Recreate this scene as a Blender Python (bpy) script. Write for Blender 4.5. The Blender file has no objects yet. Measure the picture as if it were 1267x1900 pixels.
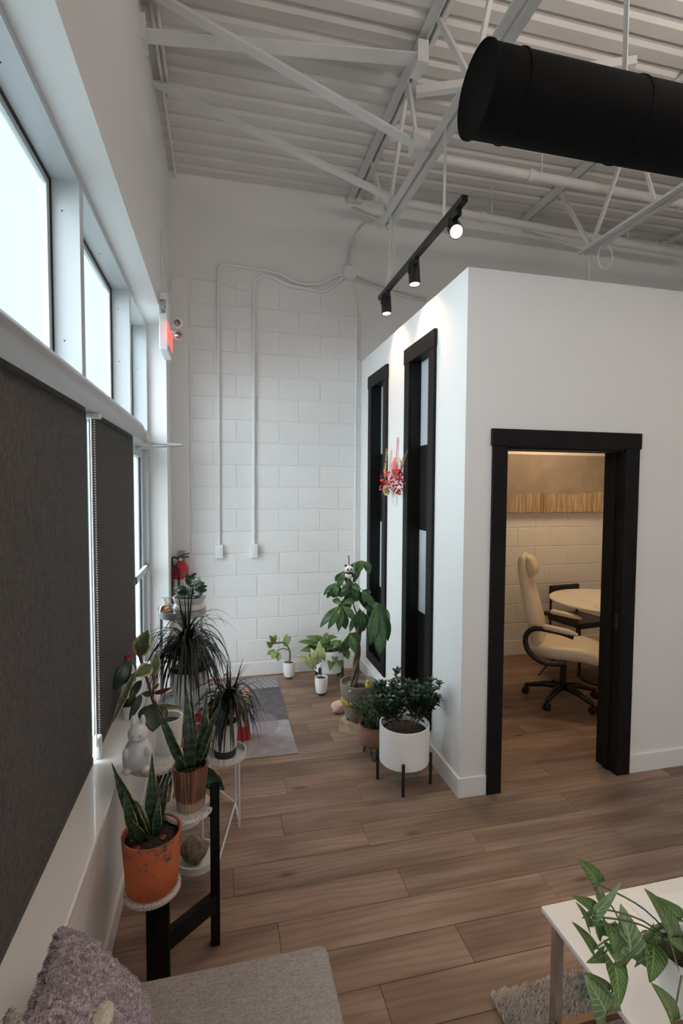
import bpy, math, random
from mathutils import Vector, Matrix, Quaternion, noise
# ------------------------------------------------------------------ camera, world, lights, exposure
scene = bpy.context.scene
col = scene.collection
cam_d = bpy.data.cameras.new('camera'); cam = bpy.data.objects.new('camera', cam_d); col.objects.link(cam)
cam_d.sensor_fit = 'VERTICAL'; cam_d.sensor_height = 36.0; cam_d.lens = 940.74/1900*36.0
cam_d.clip_start = 0.02
YAW, PIT, ROL = 0.233559, 0.0477185, 0.0057138
fw = Vector((math.sin(YAW)*math.cos(PIT), math.cos(YAW)*math.cos(PIT), -math.sin(PIT)))
rt = Vector((math.cos(YAW), -math.sin(YAW), 0)); up = rt.cross(fw)
r2 = rt*math.cos(ROL)+up*math.sin(ROL); u2 = up*math.cos(ROL)-rt*math.sin(ROL)
mw = Matrix((r2, u2, -fw)).transposed().to_4x4(); mw.translation = (0, 0, 1.8)
cam.matrix_world = mw
scene.camera = cam
scene.view_settings.view_transform = 'Standard'; scene.view_settings.look = 'None'
scene.view_settings.gamma = 1.0; scene.view_settings.use_curve_mapping = False
scene.view_settings.exposure = 0.97
world = bpy.data.worlds.new('overcast_sky'); scene.world = world; world.use_nodes = True
bg = world.node_tree.nodes['Background']
bg.inputs[0].default_value = (0.80, 0.93, 1.0, 1); bg.inputs[1].default_value = 0.70
scene.cycles.max_bounces = 10; scene.cycles.diffuse_bounces = 6; scene.cycles.transparent_max_bounces = 16
scene.cycles.sample_clamp_indirect = 6.0

def add_light(name, kind, loc, energy, color, target=None, **kw):
    d = bpy.data.lights.new(name, kind); d.energy = energy; d.color = color
    for k, v in kw.items():
        if k == 'portal': d.cycles.is_portal = True
        else: setattr(d, k, v)
    o = bpy.data.objects.new(name, d); col.objects.link(o); o.location = loc
    if target is not None:
        o.rotation_euler = (Vector(target)-Vector(loc)).to_track_quat('-Z', 'Y').to_euler()
    return o
# bright part of the overcast sky outside the windows on the left
add_light('daylight', 'SUN', (-6, 1, 6), 9.0, (0.88, 0.94, 1.0), target=(-6+1, 1+.10, 6-1.05), angle=math.radians(130))
# sampling portal in the window opening
add_light('window_portal', 'AREA', (-0.74, 2.12, 2.67), 1, (1, 1, 1), target=(1, 2.12, 2.67), shape='RECTANGLE', size=4.7, size_y=0.95, portal=1)
# unseen area lamp added at the rear wall for low frontal fill
add_light('rear_fill', 'AREA', (1.6, -3.9, 1.0), 21, (0.98, 0.97, 0.97), target=(1.6, 4, .8), shape='RECTANGLE', size=4.0, size_y=1.7)
# warm ceiling lamp of the meeting room; unseen uplights added to brighten deck and upper walls
add_light('meeting_room_lamp', 'AREA', (3.3, 4.1, 2.72), 8, (1.0, 0.70, 0.42), target=(3.3, 4.1, 0), shape='DISK', size=0.5)
for p in ((3.0, .7, 3.45), (1.3, -.9, 3.2)):
    add_light('fill_uplight', 'AREA', p, 36 if p[0] > 2 else 13, (1.0, 0.90, 0.82), target=(p[0], p[1], 5), shape='RECTANGLE', size=1.2, size_y=.25)

# ------------------------------------------------------------------ helpers
random.seed(11)
PI = math.pi
def V(*a): return Vector(a if len(a) > 1 else a[0])
ORG = {}
class MB:
    def __init__(s): s.v = []; s.f = []; s.uv = []
    def add(s, vs, fs, uv=None):
        o = len(s.v); s.v += [tuple(p) for p in vs]; s.f += [tuple(i+o for i in f) for f in fs]
        s.uv += uv if uv else [(0, 0)]*len(vs)
        return s
    def box(s, x0, x1, y0, y1, z0, z1):
        vs = [(x, y, z) for x in (x0, x1) for y in (y0, y1) for z in (z0, z1)]
        return s.add(vs, [(0,1,3,2),(4,6,7,5),(0,4,5,1),(2,3,7,6),(0,2,6,4),(1,5,7,3)])
    def obox(s, c, ax, ay, az):
        c, ax, ay, az = V(c), V(ax), V(ay), V(az)
        vs = [c+ax*i+ay*j+az*k for i in (-1, 1) for j in (-1, 1) for k in (-1, 1)]
        return s.add(vs, [(0,1,3,2),(4,6,7,5),(0,4,5,1),(2,3,7,6),(0,2,6,4),(1,5,7,3)])
    def bar(s, p0, p1, w, h, upv=(0, 0, 1)):
        p0, p1 = V(p0), V(p1); d = (p1-p0); L = d.length; d.normalize()
        a = d.cross(V(upv))
        if a.length < 1e-4: a = d.cross(V(1, 0, 0))
        a.normalize(); b = a.cross(d)
        return s.obox((p0+p1)/2, d*(L/2), a*(w/2), b*(h/2))
    def tube(s, pts, r, n=8, caps=True):
        pts = [V(p) for p in pts]; m = len(pts)
        rs = r if isinstance(r, (list, tuple)) else [r]*m
        prev = None; vs = []; fs = []; uv = []
        for i, p in enumerate(pts):
            d = (pts[min(i+1, m-1)]-pts[max(i-1, 0)]).normalized()
            if prev is None:
                a = d.cross(V(0, 0, 1))
                if a.length < 1e-3: a = d.cross(V(1, 0, 0))
            else:
                a = prev-d*prev.dot(d)
                if a.length < 1e-5: a = d.cross(V(0, 0, 1))
            a.normalize(); prev = a; b = d.cross(a)
            for k in range(n):
                t = 2*PI*k/n; vs.append(p+(a*math.cos(t)+b*math.sin(t))*rs[i]); uv.append((k/n, i/max(1, m-1)))
        for i in range(m-1):
            for k in range(n):
                fs.append((i*n+k, i*n+(k+1) % n, (i+1)*n+(k+1) % n, (i+1)*n+k))
        if caps: fs.append(tuple(range(n-1, -1, -1))); fs.append(tuple((m-1)*n+k for k in range(n)))
        return s.add(vs, fs, uv)
    def lathe(s, c, prof, n=32, rib=0, ribn=0, axis=None, sx=1, sy=1):
        cx, cy, cz = c; vs = []; fs = []; uv = []; m = len(prof)
        q = Quaternion() if axis is None else V(0, 0, 1).rotation_difference(V(axis))
        for i, (r, z) in enumerate(prof):
            for k in range(n):
                t = 2*PI*k/n; rr = r*(1+rib*math.cos(ribn*t)) if rib else r
                p = q @ V(rr*math.cos(t)*sx, rr*math.sin(t)*sy, z)
                vs.append((cx+p.x, cy+p.y, cz+p.z)); uv.append((k/n, i/max(1, m-1)))
        for i in range(m-1):
            for k in range(n):
                fs.append((i*n+k, i*n+(k+1) % n, (i+1)*n+(k+1) % n, (i+1)*n+k))
        if prof[0][0] > 1e-5: fs.append(tuple(range(n-1, -1, -1)))
        if prof[-1][0] > 1e-5: fs.append(tuple((m-1)*n+k for k in range(n)))
        return s.add(vs, fs, uv)
    def ball(s, c, r, n=16, m=10, sc=(1, 1, 1), rot=None, wob=0, seed=0):
        vs = []; fs = []; c = V(c)
        for i in range(m+1):
            ph = PI*i/m
            for k in range(n):
                t = 2*PI*k/n
                p = V(math.sin(ph)*math.cos(t), math.sin(ph)*math.sin(t), math.cos(ph))
                k2 = 1+wob*noise.noise(p*1.6+V(seed*3.1, seed, 0)) if wob else 1
                p = V(p.x*sc[0], p.y*sc[1], p.z*sc[2])*r*k2
                if rot: p = rot @ p
                vs.append(c+p)
        for i in range(m):
            for k in range(n):
                fs.append((i*n+k, i*n+(k+1) % n, (i+1)*n+(k+1) % n, (i+1)*n+k))
        return s.add(vs, fs)
    def leaf(s, base, tip, w, shape='ovate', face=(0, -.6, .8), bow=.12, fold=.25, n=8, twist=0, wave=0):
        b, t_ = V(base), V(tip); ch = t_-b; L = ch.length
        side = ch.cross(V(face))
        if side.length < 1e-6: side = ch.cross(V(1, 0, 0))
        side.normalize(); nr = side.cross(ch).normalized()
        cd = ch.normalized()
        vs = []; fs = []; uv = []
        for i in range(n+1):
            t = i/n
            p = b+ch*t+nr*(bow*L*4*t*(1-t))
            if shape == 'ovate': k = math.sin(PI*min(1, t**0.8))**0.85
            elif shape == 'round': k = math.sin(PI*t**0.8)**0.6
            elif shape == 'lance': k = math.sin(PI*t**0.9)
            elif shape == 'palm': k = (math.sin(PI*t**1.25))**0.9
            elif shape == 'strap': k = (0.45+0.55*math.sin(PI*min(1, t*1.05+.05)))*(1-t**5)
            elif shape == 'blade': k = min(1, .5+3*t)*(1-t)**0.7
            elif shape == 'arrow': k = (1-t)**0.75*min(1, .72+t*1.6)
            else: k = 1
            k = max(k, 0.02)
            tw = twist*t; sd = side*math.cos(tw)+nr*math.sin(tw); nn = nr*math.cos(tw)-side*math.sin(tw)
            for u in (-1, -.5, 0, .5, 1):
                off = V(0, 0, 0)
                if shape == 'arrow' and i <= 1: off = cd*(-L*.2*abs(u)*(1-i*.55))
                ww = wave*math.sin(t*14+u*2)*abs(u)*w
                vs.append(p+sd*(u*k*w/2)+nn*(fold*abs(u)**1.4*k*w/2+ww)+off); uv.append(((u+1)/2, t))
        for i in range(n):
            for k in range(4):
                fs.append((i*5+k, i*5+k+1, (i+1)*5+k+1, (i+1)*5+k))
        return s.add(vs, fs, uv)
    def build(s, name, mat, parent=None, org=None, smooth=False, bevel=0, sharp=None):
        if parent is not None: o = ORG[parent.name]
        else: o = V(org) if org is not None else V(0, 0, 0)
        me = bpy.data.meshes.new(name)
        me.from_pydata([(x-o.x, y-o.y, z-o.z) for x, y, z in s.v], [], s.f)
        uvl = me.uv_layers.new(name='UVMap')
        li = [0]*len(me.loops); me.loops.foreach_get('vertex_index', li)
        flat = []
        for i in li: flat += s.uv[i]
        uvl.data.foreach_set('uv', flat)
        me.materials.append(mat)
        if smooth: me.polygons.foreach_set('use_smooth', [True]*len(me.polygons))
        me.update()
        if smooth and sharp is not None: me.set_sharp_from_angle(angle=math.radians(sharp))
        ob = bpy.data.objects.new(name, me); col.objects.link(ob)
        ORG[ob.name] = o.copy()
        if parent is not None: ob.parent = parent
        else: ob.location = o
        if bevel:
            md = ob.modifiers.new('bevel', 'BEVEL'); md.width = bevel; md.segments = 2; md.limit_method = 'ANGLE'
        return ob
def B(*a): return MB().box(*a)
def thing(name, label, cat, loc, group=None):
    o = bpy.data.objects.new(name, None); col.objects.link(o); o.location = loc; o.empty_display_size = .05
    o['label'] = label; o['category'] = cat
    if group: o['group'] = group
    ORG[o.name] = V(loc)
    return o
def tag(o, label, cat, group=None):
    o['label'] = label; o['category'] = cat
    if group: o['group'] = group
    return o
def struct(o): o['kind'] = 'structure'; return o
def stuff(o): o['kind'] = 'stuff'; return o
def link_copy(src, parent, loc, name=None):
    c = src.copy(); col.objects.link(c); c.parent = parent; c.location = loc
    return c
def arc(c, r, a0, a1, n, ax=(1, 0, 0), ay=(0, 0, 1)):
    return [V(c)+V(ax)*r*math.cos(a0+(a1-a0)*i/n)+V(ay)*r*math.sin(a0+(a1-a0)*i/n) for i in range(n+1)]
def smoothpath(pts, n=6):
    pts = [V(p) for p in pts]; out = []
    for i in range(len(pts)-1):
        p0 = pts[max(i-1, 0)]; p1 = pts[i]; p2 = pts[i+1]; p3 = pts[min(i+2, len(pts)-1)]
        for k in range(n):
            t = k/n
            out.append(.5*((2*p1)+(p2-p0)*t+(2*p0-5*p1+4*p2-p3)*t*t+(3*p1-p0-3*p2+p3)*t**3))
    out.append(pts[-1]); return out

# ------------------------------------------------------------------ materials
def newmat(name):
    m = bpy.data.materials.new(name); m.use_nodes = True; nt = m.node_tree
    return m, nt, nt.nodes['Principled BSDF']
def nd(nt, typ, **kw):
    n = nt.nodes.new(typ)
    for k, v in kw.items():
        if k.startswith('i_'):
            key = k[2:]; key = int(key) if key.isdigit() else key.replace('_', ' ')
            n.inputs[key].default_value = v
        else: setattr(n, k, v)
    return n
def mth(nt, op, a, b=None, c=None, clamp=False):
    n = nt.nodes.new('ShaderNodeMath'); n.operation = op; n.use_clamp = clamp
    for i, x in enumerate((a, b, c)):
        if x is None: continue
        if isinstance(x, (int, float)): n.inputs[i].default_value = x
        else: nt.links.new(x, n.inputs[i])
    return n.outputs[0]
def mixc(nt, f, a, b):
    n = nt.nodes.new('ShaderNodeMix'); n.data_type = 'RGBA'
    for i, x in ((0, f), (6, a), (7, b)):
        if isinstance(x, (int, float)): n.inputs[i].default_value = x
        elif isinstance(x, tuple): n.inputs[i].default_value = x if len(x) == 4 else (*x, 1)
        else: nt.links.new(x, n.inputs[i])
    return n.outputs[2]
def sstep(nt, x, lo, hi):
    n = nt.nodes.new('ShaderNodeMapRange'); n.interpolation_type = 'SMOOTHSTEP'
    nt.links.new(x, n.inputs[0]); n.inputs[1].default_value = lo; n.inputs[2].default_value = hi
    return n.outputs[0]
def ntex(nt, vec, scale, detail=4, rough=.55, dist=0):
    n = nt.nodes.new('ShaderNodeTexNoise'); n.inputs['Scale'].default_value = scale; n.inputs['Detail'].default_value = detail
    n.inputs['Roughness'].default_value = rough; n.inputs['Distortion'].default_value = dist
    if vec is not None: nt.links.new(vec, n.inputs['Vector'])
    return n.outputs[0]
def setbump(nt, bsdf, h, strength, dist=.01):
    b = nt.nodes.new('ShaderNodeBump'); b.inputs['Strength'].default_value = strength; b.inputs['Distance'].default_value = dist
    nt.links.new(h, b.inputs['Height']); nt.links.new(b.outputs[0], bsdf.inputs['Normal'])
def tc(nt, out='Object'): return nt.nodes.new('ShaderNodeTexCoord').outputs[out]
def scl(nt, v, s):
    n = nt.nodes.new('ShaderNodeMapping'); n.inputs['Scale'].default_value = s; nt.links.new(v, n.inputs[0]); return n.outputs[0]
def sep(nt, v):
    n = nt.nodes.new('ShaderNodeSeparateXYZ'); nt.links.new(v, n.inputs[0]); return n.outputs
def simple(name, c, rough=.5, metal=0, bump=0, bs=60, var=0, vs=6, c2=None, spec=.5, coat=0):
    m, nt, b = newmat(name)
    b.inputs['Base Color'].default_value = (*c, 1); b.inputs['Roughness'].default_value = rough; b.inputs['Metallic'].default_value = metal
    b.inputs['Specular IOR Level'].default_value = spec; b.inputs['Coat Weight'].default_value = coat
    v = None
    if var or bump: v = tc(nt)
    if var:
        f = sstep(nt, ntex(nt, v, vs), .35, .65)
        c2 = c2 or tuple(x*(1-var) for x in c)
        nt.links.new(mixc(nt, f, c, c2), b.inputs['Base Color'])
    if bump: setbump(nt, b, ntex(nt, v, bs, 3), bump)
    return m
MT = {}
MT['wall'] = simple('white_wall_paint', (.79, .78, .77), .75, bump=.06, bs=90)
MT['block'] = simple('painted_block', (.80, .79, .78), .7, bump=.25, bs=55, var=.03, vs=3)
MT['deck'] = simple('painted_steel_deck', (.66, .63, .60), .6, var=.06, vs=2)
MT['steel'] = simple('painted_steel', (.70, .69, .67), .5, var=.05, vs=5)
MT['base'] = simple('baseboard_paint', (.80, .79, .78), .45)
MT['black'] = simple('black_stained_wood', (.008, .0075, .0075), .55, var=.4, vs=9, bump=.1, bs=30, spec=.22)
MT['blackmetal'] = simple('black_metal', (.012, .012, .013), .4)
MT['duct'] = simple('black_duct_paint', (.004, .004, .004), .8, bump=.1, bs=6, spec=.12)
MT['alu'] = simple('white_aluminium', (.52, .545, .555), .35)
MT['alushade'] = simple('grey_aluminium', (.50, .48, .46), .4)
MT['gasket'] = simple('black_rubber', (.01, .01, .01), .6)
MT['cassette'] = simple('satin_blind_cassette', (.36, .352, .345), .28, metal=.75)
MT['whiteplastic'] = simple('white_plastic', (.80, .80, .80), .4)
MT['pot'] = simple('white_glazed_pot', (.87, .86, .85), .35)
MT['soil'] = simple('potting_soil', (.022, .014, .010), .95, bump=1.0, bs=90, var=.6, vs=80, c2=(.07, .045, .03))
MT['stem'] = simple('green_stem', (.10, .15, .05), .5)
MT['bark'] = simple('bark', (.17, .11, .07), .8, bump=.6, bs=40, var=.4, vs=25)
MT['redstem'] = simple('reddish_stem', (.09, .03, .025), .5)
MT['chrome'] = simple('chrome', (.62, .60, .58), .16, metal=1)
MT['greymetal'] = simple('grey_painted_metal', (.34, .36, .38), .45)
MT['whitemetal'] = simple('white_painted_metal', (.70, .70, .69), .4)
MT['red'] = simple('red_enamel', (.42, .012, .015), .3)
MT['cream'] = simple('cream_leather', (.74, .64, .50), .45, bump=.12, bs=60)
MT['blackplastic'] = simple('black_plastic', (.010, .010, .010), .4)
MT['lens'] = simple('lamp_lens', (.8, .8, .8), .2)
def emis(name, c, s):
    m, nt, b = newmat(name); b.inputs['Base Color'].default_value = (*c, 1)
    b.inputs['Emission Color'].default_value = (*c, 1); b.inputs['Emission Strength'].default_value = s; return m
MT['lampglow'] = emis('lit_lamp', (1, .80, .55), 14)
MT['exitred'] = emis('lit_red_letters', (1.0, .10, .08), 1.0)
def glass(name, tint, gl=.08, rough=.0):
    m = bpy.data.materials.new(name); m.use_nodes = True; nt = m.node_tree; nt.nodes.clear()
    o = nd(nt, 'ShaderNodeOutputMaterial'); t = nd(nt, 'ShaderNodeBsdfTransparent'); g = nd(nt, 'ShaderNodeBsdfGlossy')
    t.inputs[0].default_value = (*tint, 1); g.inputs['Roughness'].default_value = rough
    x = nd(nt, 'ShaderNodeMixShader'); x.inputs[0].default_value = gl
    nt.links.new(t.outputs[0], x.inputs[1]); nt.links.new(g.outputs[0], x.inputs[2]); nt.links.new(x.outputs[0], o.inputs[0]); return m
MT['glass'] = glass('window_glass', (.93, .97, .97), .05)
MT['clearjar'] = glass('clear_glass_jar', (.86, .88, .88), .12)
MT['bag'] = glass('clear_plastic_bag', (.85, .82, .78), .22, .15)
MT['frost'] = simple('frosted_glass', (.50, .55, .57), .35)
# wood planks
def wood_floor():
    m, nt, b = newmat('oak_plank'); L = nt.links
    geo = nt.nodes.new('ShaderNodeNewGeometry').outputs['Position']; oi = nt.nodes.new('ShaderNodeObjectInfo').outputs['Random']
    cmb = nt.nodes.new('ShaderNodeCombineXYZ'); L.new(mth(nt, 'MULTIPLY', oi, 37.), cmb.inputs[0]); L.new(mth(nt, 'MULTIPLY', oi, 91.), cmb.inputs[1]); L.new(mth(nt, 'MULTIPLY', oi, 13.), cmb.inputs[2])
    va = nt.nodes.new('ShaderNodeVectorMath'); L.new(geo, va.inputs[0]); L.new(cmb.outputs[0], va.inputs[1]); p = va.outputs[0]
    broad = ntex(nt, scl(nt, p, (.9, 5, 1)), 1.3, 3, .5, .6)
    fine = ntex(nt, scl(nt, p, (3, 90, 1)), 1.0, 4, .6)
    wv = nt.nodes.new('ShaderNodeTexWave'); wv.wave_type = 'RINGS'; wv.inputs['Scale'].default_value = 1.0
    wv.inputs['Distortion'].default_value = 9.; wv.inputs['Detail'].default_value = 2.5; wv.inputs['Detail Scale'].default_value = 1.2
    L.new(scl(nt, p, (1.1, 9, 1)), wv.inputs['Vector'])
    vo = nt.nodes.new('ShaderNodeTexVoronoi'); vo.inputs['Scale'].default_value = 1.0; L.new(scl(nt, p, (1.7, 4.5, .01)), vo.inputs['Vector'])
    knot = mth(nt, 'SUBTRACT', 1., sstep(nt, vo.outputs['Distance'], .03, .13))
    c = mixc(nt, sstep(nt, broad, .3, .72), (.195, .120, .083, 1), (.345, .233, .170, 1))
    c = mixc(nt, mth(nt, 'MULTIPLY', sstep(nt, wv.outputs[0], .55, .95), .28), c, (.115, .068, .045, 1))
    c = mixc(nt, mth(nt, 'MULTIPLY', sstep(nt, fine, .45, .75), .20), c, (.10, .06, .04, 1))
    c = mixc(nt, mth(nt, 'MULTIPLY', knot, .75), c, (.055, .030, .02, 1))
    hs = nt.nodes.new('ShaderNodeHueSaturation'); L.new(c, hs.inputs['Color']); L.new(mth(nt, 'ADD', .86, mth(nt, 'MULTIPLY', oi, .28)), hs.inputs['Value'])
    L.new(hs.outputs[0], b.inputs['Base Color']); b.inputs['Roughness'].default_value = .5; b.inputs['Specular IOR Level'].default_value = .35
    setbump(nt, b, fine, .12); return m
MT['plank'] = wood_floor()
def weave(name, c1, c2, sx, sy, sz, amount=.6, bump=.3, rough=.9):
    m, nt, b = newmat(name); v = tc(nt)
    n1 = ntex(nt, scl(nt, v, (sx, sy, sz)), 1, 2); n2 = ntex(nt, scl(nt, v, (sx*.2, sy*4, sz*.2)), 1, 2)
    f = mth(nt, 'MULTIPLY', mth(nt, 'ADD', n1, n2), .5)
    nt.links.new(mixc(nt, sstep(nt, f, .40, .60), c1, c2), b.inputs['Base Color']); b.inputs['Roughness'].default_value = rough
    b.inputs['Specular IOR Level'].default_value = .15
    setbump(nt, b, f, bump); return m
MT['blind'] = weave('charcoal_screen_fabric', (.070, .066, .064), (.135, .128, .124), 60, 220, 45)
MT['bench'] = weave('grey_bench_fabric', (.30, .275, .265), (.42, .39, .375), 160, 160, 160, bump=.5)
MT['plush'] = weave('lilac_grey_plush', (.46, .40, .435), (.62, .55, .59), 60, 60, 60, bump=.6)
MT['dots'] = simple('spotted_plush', (.30, .26, .26), .95, bump=.6, bs=80, var=1, vs=14, c2=(.72, .66, .56))
def terrazzo():
    m, nt, b = newmat('terrazzo'); v = tc(nt)
    vo = nt.nodes.new('ShaderNodeTexVoronoi'); vo.inputs['Scale'].default_value = 150; nt.links.new(v, vo.inputs['Vector'])
    s = sep(nt, vo.outputs['Color'])
    f = mth(nt, 'MULTIPLY', mth(nt, 'GREATER_THAN', s[0], .62), mth(nt, 'SUBTRACT', 1, sstep(nt, vo.outputs['Distance'], .28, .40)))
    cc = mixc(nt, mth(nt, 'GREATER_THAN', s[1], .5), (.03, .028, .027, 1), (.20, .16, .14, 1))
    nt.links.new(mixc(nt, f, (.66, .63, .61, 1), cc), b.inputs['Base Color']); b.inputs['Roughness'].default_value = .45; return m
MT['terrazzo'] = terrazzo()
def marble(name, c1, c2, scale=3):
    m, nt, b = newmat(name); v = tc(nt)
    n = ntex(nt, v, scale, 6, .6, 1.4); d = mth(nt, 'ABSOLUTE', mth(nt, 'SUBTRACT', n, .5))
    f = mth(nt, 'SUBTRACT', 1, sstep(nt, d, .0, .035)); n2 = sstep(nt, ntex(nt, v, scale*.6, 2), .5, .7)
    nt.links.new(mixc(nt, mth(nt, 'MULTIPLY', f, mth(nt, 'MULTIPLY', n2, .8)), c1, c2), b.inputs['Base Color']); b.inputs['Roughness'].default_value = .25; return m
MT['marble'] = marble('white_marble', (.80, .75, .69), (.42, .38, .34))
MT['marble2'] = marble('office_table_marble', (.80, .74, .64), (.30, .22, .14), 4)
def leafmat(name, c, edge=None, vein=None, band=None, ew=(.55, .75), rough=.42, back=None):
    m, nt, b = newmat(name); u = sep(nt, tc(nt, 'UV')); obj = tc(nt)
    a = mth(nt, 'MULTIPLY', mth(nt, 'ABSOLUTE', mth(nt, 'SUBTRACT', u[0], .5)), 2.)
    nz = ntex(nt, obj, 35, 3)
    out = mixc(nt, sstep(nt, nz, .35, .65), c, tuple(x*.62 for x in c))
    if band:
        ph = mth(nt, 'ADD', mth(nt, 'MULTIPLY', u[1], 60.), mth(nt, 'MULTIPLY', ntex(nt, obj, 60, 2), 9.))
        out = mixc(nt, sstep(nt, mth(nt, 'SINE', ph), -.1, .7), out, band)
    if vein:
        mid = mth(nt, 'SUBTRACT', 1, sstep(nt, a, .02, .09))
        ph = mth(nt, 'SUBTRACT', mth(nt, 'MULTIPLY', u[1], 46.), mth(nt, 'MULTIPLY', a, 13.))
        lat = mth(nt, 'MULTIPLY', sstep(nt, mth(nt, 'SINE', ph), .72, .98), .75)
        out = mixc(nt, mth(nt, 'MAXIMUM', mid, lat), out, vein)
    if edge:
        e = mth(nt, 'ADD', a, mth(nt, 'MULTIPLY', mth(nt, 'SUBTRACT', ntex(nt, obj, 22, 3), .5), .9))
        out = mixc(nt, sstep(nt, e, *ew), out, edge)
    nt.links.new(out, b.inputs['Base Color']); b.inputs['Roughness'].default_value = rough
    return m
MT['lf_tree'] = leafmat('money_tree_leaf', (.045, .125, .040), vein=(.085, .19, .07), rough=.32)
MT['lf_rub'] = leafmat('variegated_rubber_leaf', (.085, .115, .045), edge=(.50, .44, .24), ew=(.62, .80))
MT['lf_rubdark'] = leafmat('dark_rubber_leaf', (.018, .045, .022), edge=(.16, .13, .08), ew=(.98, 1.15), rough=.3)
MT['lf_red'] = leafmat('new_red_leaf', (.20, .03, .035))
MT['lf_snake'] = leafmat('snake_plant_leaf', (.013, .034, .017), band=(.038, .072, .034), edge=(.45, .42, .13), ew=(.90, 1.05))
MT['lf_drac'] = leafmat('dark_grassy_leaf', (.010, .018, .010), rough=.45)
MT['lf_jade'] = leafmat('jade_leaf', (.022, .060, .032), rough=.3)
MT['lf_jade2'] = leafmat('broad_dark_leaf', (.030, .070, .026), rough=.35)
MT['lf_cala'] = leafmat('prayer_plant_leaf', (.05, .14, .035), vein=(.30, .42, .14), edge=(.16, .28, .08), ew=(.8, 1.0))
MT['lf_pale'] = leafmat('pale_syngonium_leaf', (.50, .58, .27), vein=(.62, .66, .40), rough=.5)
MT['lf_small'] = leafmat('young_green_leaf', (.22, .32, .09), edge=(.48, .50, .22), ew=(.7, 1.0))
MT['lf_arrow'] = leafmat('arrowhead_leaf', (.085, .165, .034), vein=(.26, .36, .15), rough=.45)
MT['lf_arrowpale'] = leafmat('pale_arrowhead_leaf', (.20, .31, .13), vein=(.42, .50, .29), rough=.45)

# ------------------------------------------------------------------ structure
XW, XP, YP, YB, ZC, ZP = -.432, 1.343, 2.637, 4.845, 4.58, 3.03
XR, YR0 = 6.0, -4.0
# floor slab with planks laid along x
floor = struct(B(-.75, XR, YR0, YB+.1, -.12, -.012).build('floor', simple('floor_underlay', (.10, .065, .045), .8)))
pl_w, pl_l = .1735, 1.222
plank_me = {}
def plank(x0, x1, y0, y1):
    key = (round(x1-x0, 3), round(y1-y0, 3))
    if key not in plank_me:
        mb = MB(); hx, hy, b = key[0]/2-.0006, key[1]/2-.0006, .0015
        vs = [(-hx, -hy, -.012), (hx, -hy, -.012), (hx, hy, -.012), (-hx, hy, -.012),
              (-hx, -hy, -b), (hx, -hy, -b), (hx, hy, -b), (-hx, hy, -b),
              (-hx+b, -hy+b, 0), (hx-b, -hy+b, 0), (hx-b, hy-b, 0), (-hx+b, hy-b, 0)]
        fs = [(3, 2, 1, 0), (8, 9, 10, 11)]
        for k in (0, 4):
            for i in range(4): fs.append((k+i, k+(i+1) % 4, k+4+(i+1) % 4, k+4+i))
        me = bpy.data.meshes.new('plank'); me.from_pydata(vs, [], fs); me.materials.append(MT['plank']); plank_me[key] = me
    o = bpy.data.objects.new('plank', plank_me[key]); col.objects.link(o); o.parent = floor; o.location = ((x0+x1)/2, (y0+y1)/2, 0)
known = {0: .79, 1: .31, 2: 1.945, 3: 2.49, 4: 2.025, 5: 1.44, 6: .93, 7: .55}
y1 = 2.89+pl_w*11.28
rows = []
k = -12
while True:
    y_hi = 2.889-pl_w*k; y_lo = y_hi-pl_w
    if y_hi < -.6: break
    rows.append((k, max(y_lo, -.7), min(y_hi, YB))); k += 1
for k, ya, yb in rows:
    if yb-ya < .01: continue
    e = known.get(k, random.uniform(0, pl_l))
    x = e-math.ceil((e+.75)/pl_l)*pl_l
    xmax = 4.6
    while x < xmax:
        a, b_ = max(x, -.74), min(x+pl_l, xmax)
        if b_-a > .01: plank(a, b_, ya, yb)
        x += pl_l
# ceiling: corrugated roof deck, ribs along x
mb = MB(); prof = []; y = YR0-.1
while y < YB+.2:
    for dy, z in ((0, ZC), (.080, ZC), (.098, ZC+.020), (.132, ZC+.020)): prof.append((y+dy, z))
    y += .15
vs = []; fs = []
for (yy, z) in prof: vs += [(-.75, yy, z), (XR+.1, yy, z)]
for i in range(len(prof)-1): fs.append((2*i, 2*i+1, 2*i+3, 2*i+2))
mb.add(vs, fs); mb.box(-.75, XR+.1, YR0-.1, YB+.2, ZC+.06, ZC+.15)
struct(mb.build('ceiling', MT['deck']))
# left wall with window recess
mb = B(-.75, XW, YR0, YB, 3.12, ZC+.05).box(-.75, XW, YR0, 3.655, -.01, .575).box(-.75, XW, 4.45, YB+.1, -.01, 3.12).box(-.75, XW, YR0, -.2, .575, 3.12)
struct(mb.build('wall_left', MT['wall']))
mb = B(-.66, -.418, -.2, 3.66, .575, .597)
sill = struct(mb.build('trim_1', simple('glossy_sill_paint', (.90, .90, .90), .25, coat=.3), bevel=.006))
struct(B(-.60, -.585, -.2, 3.655, .597, .615).build('trim_2', simple('sill_upstand', (.34, .28, .24), .6)))
struct(B(XW, -.418, YR0, 3.64, 0, .105).build('baseboard_left', MT['base'], bevel=.004))
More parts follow.
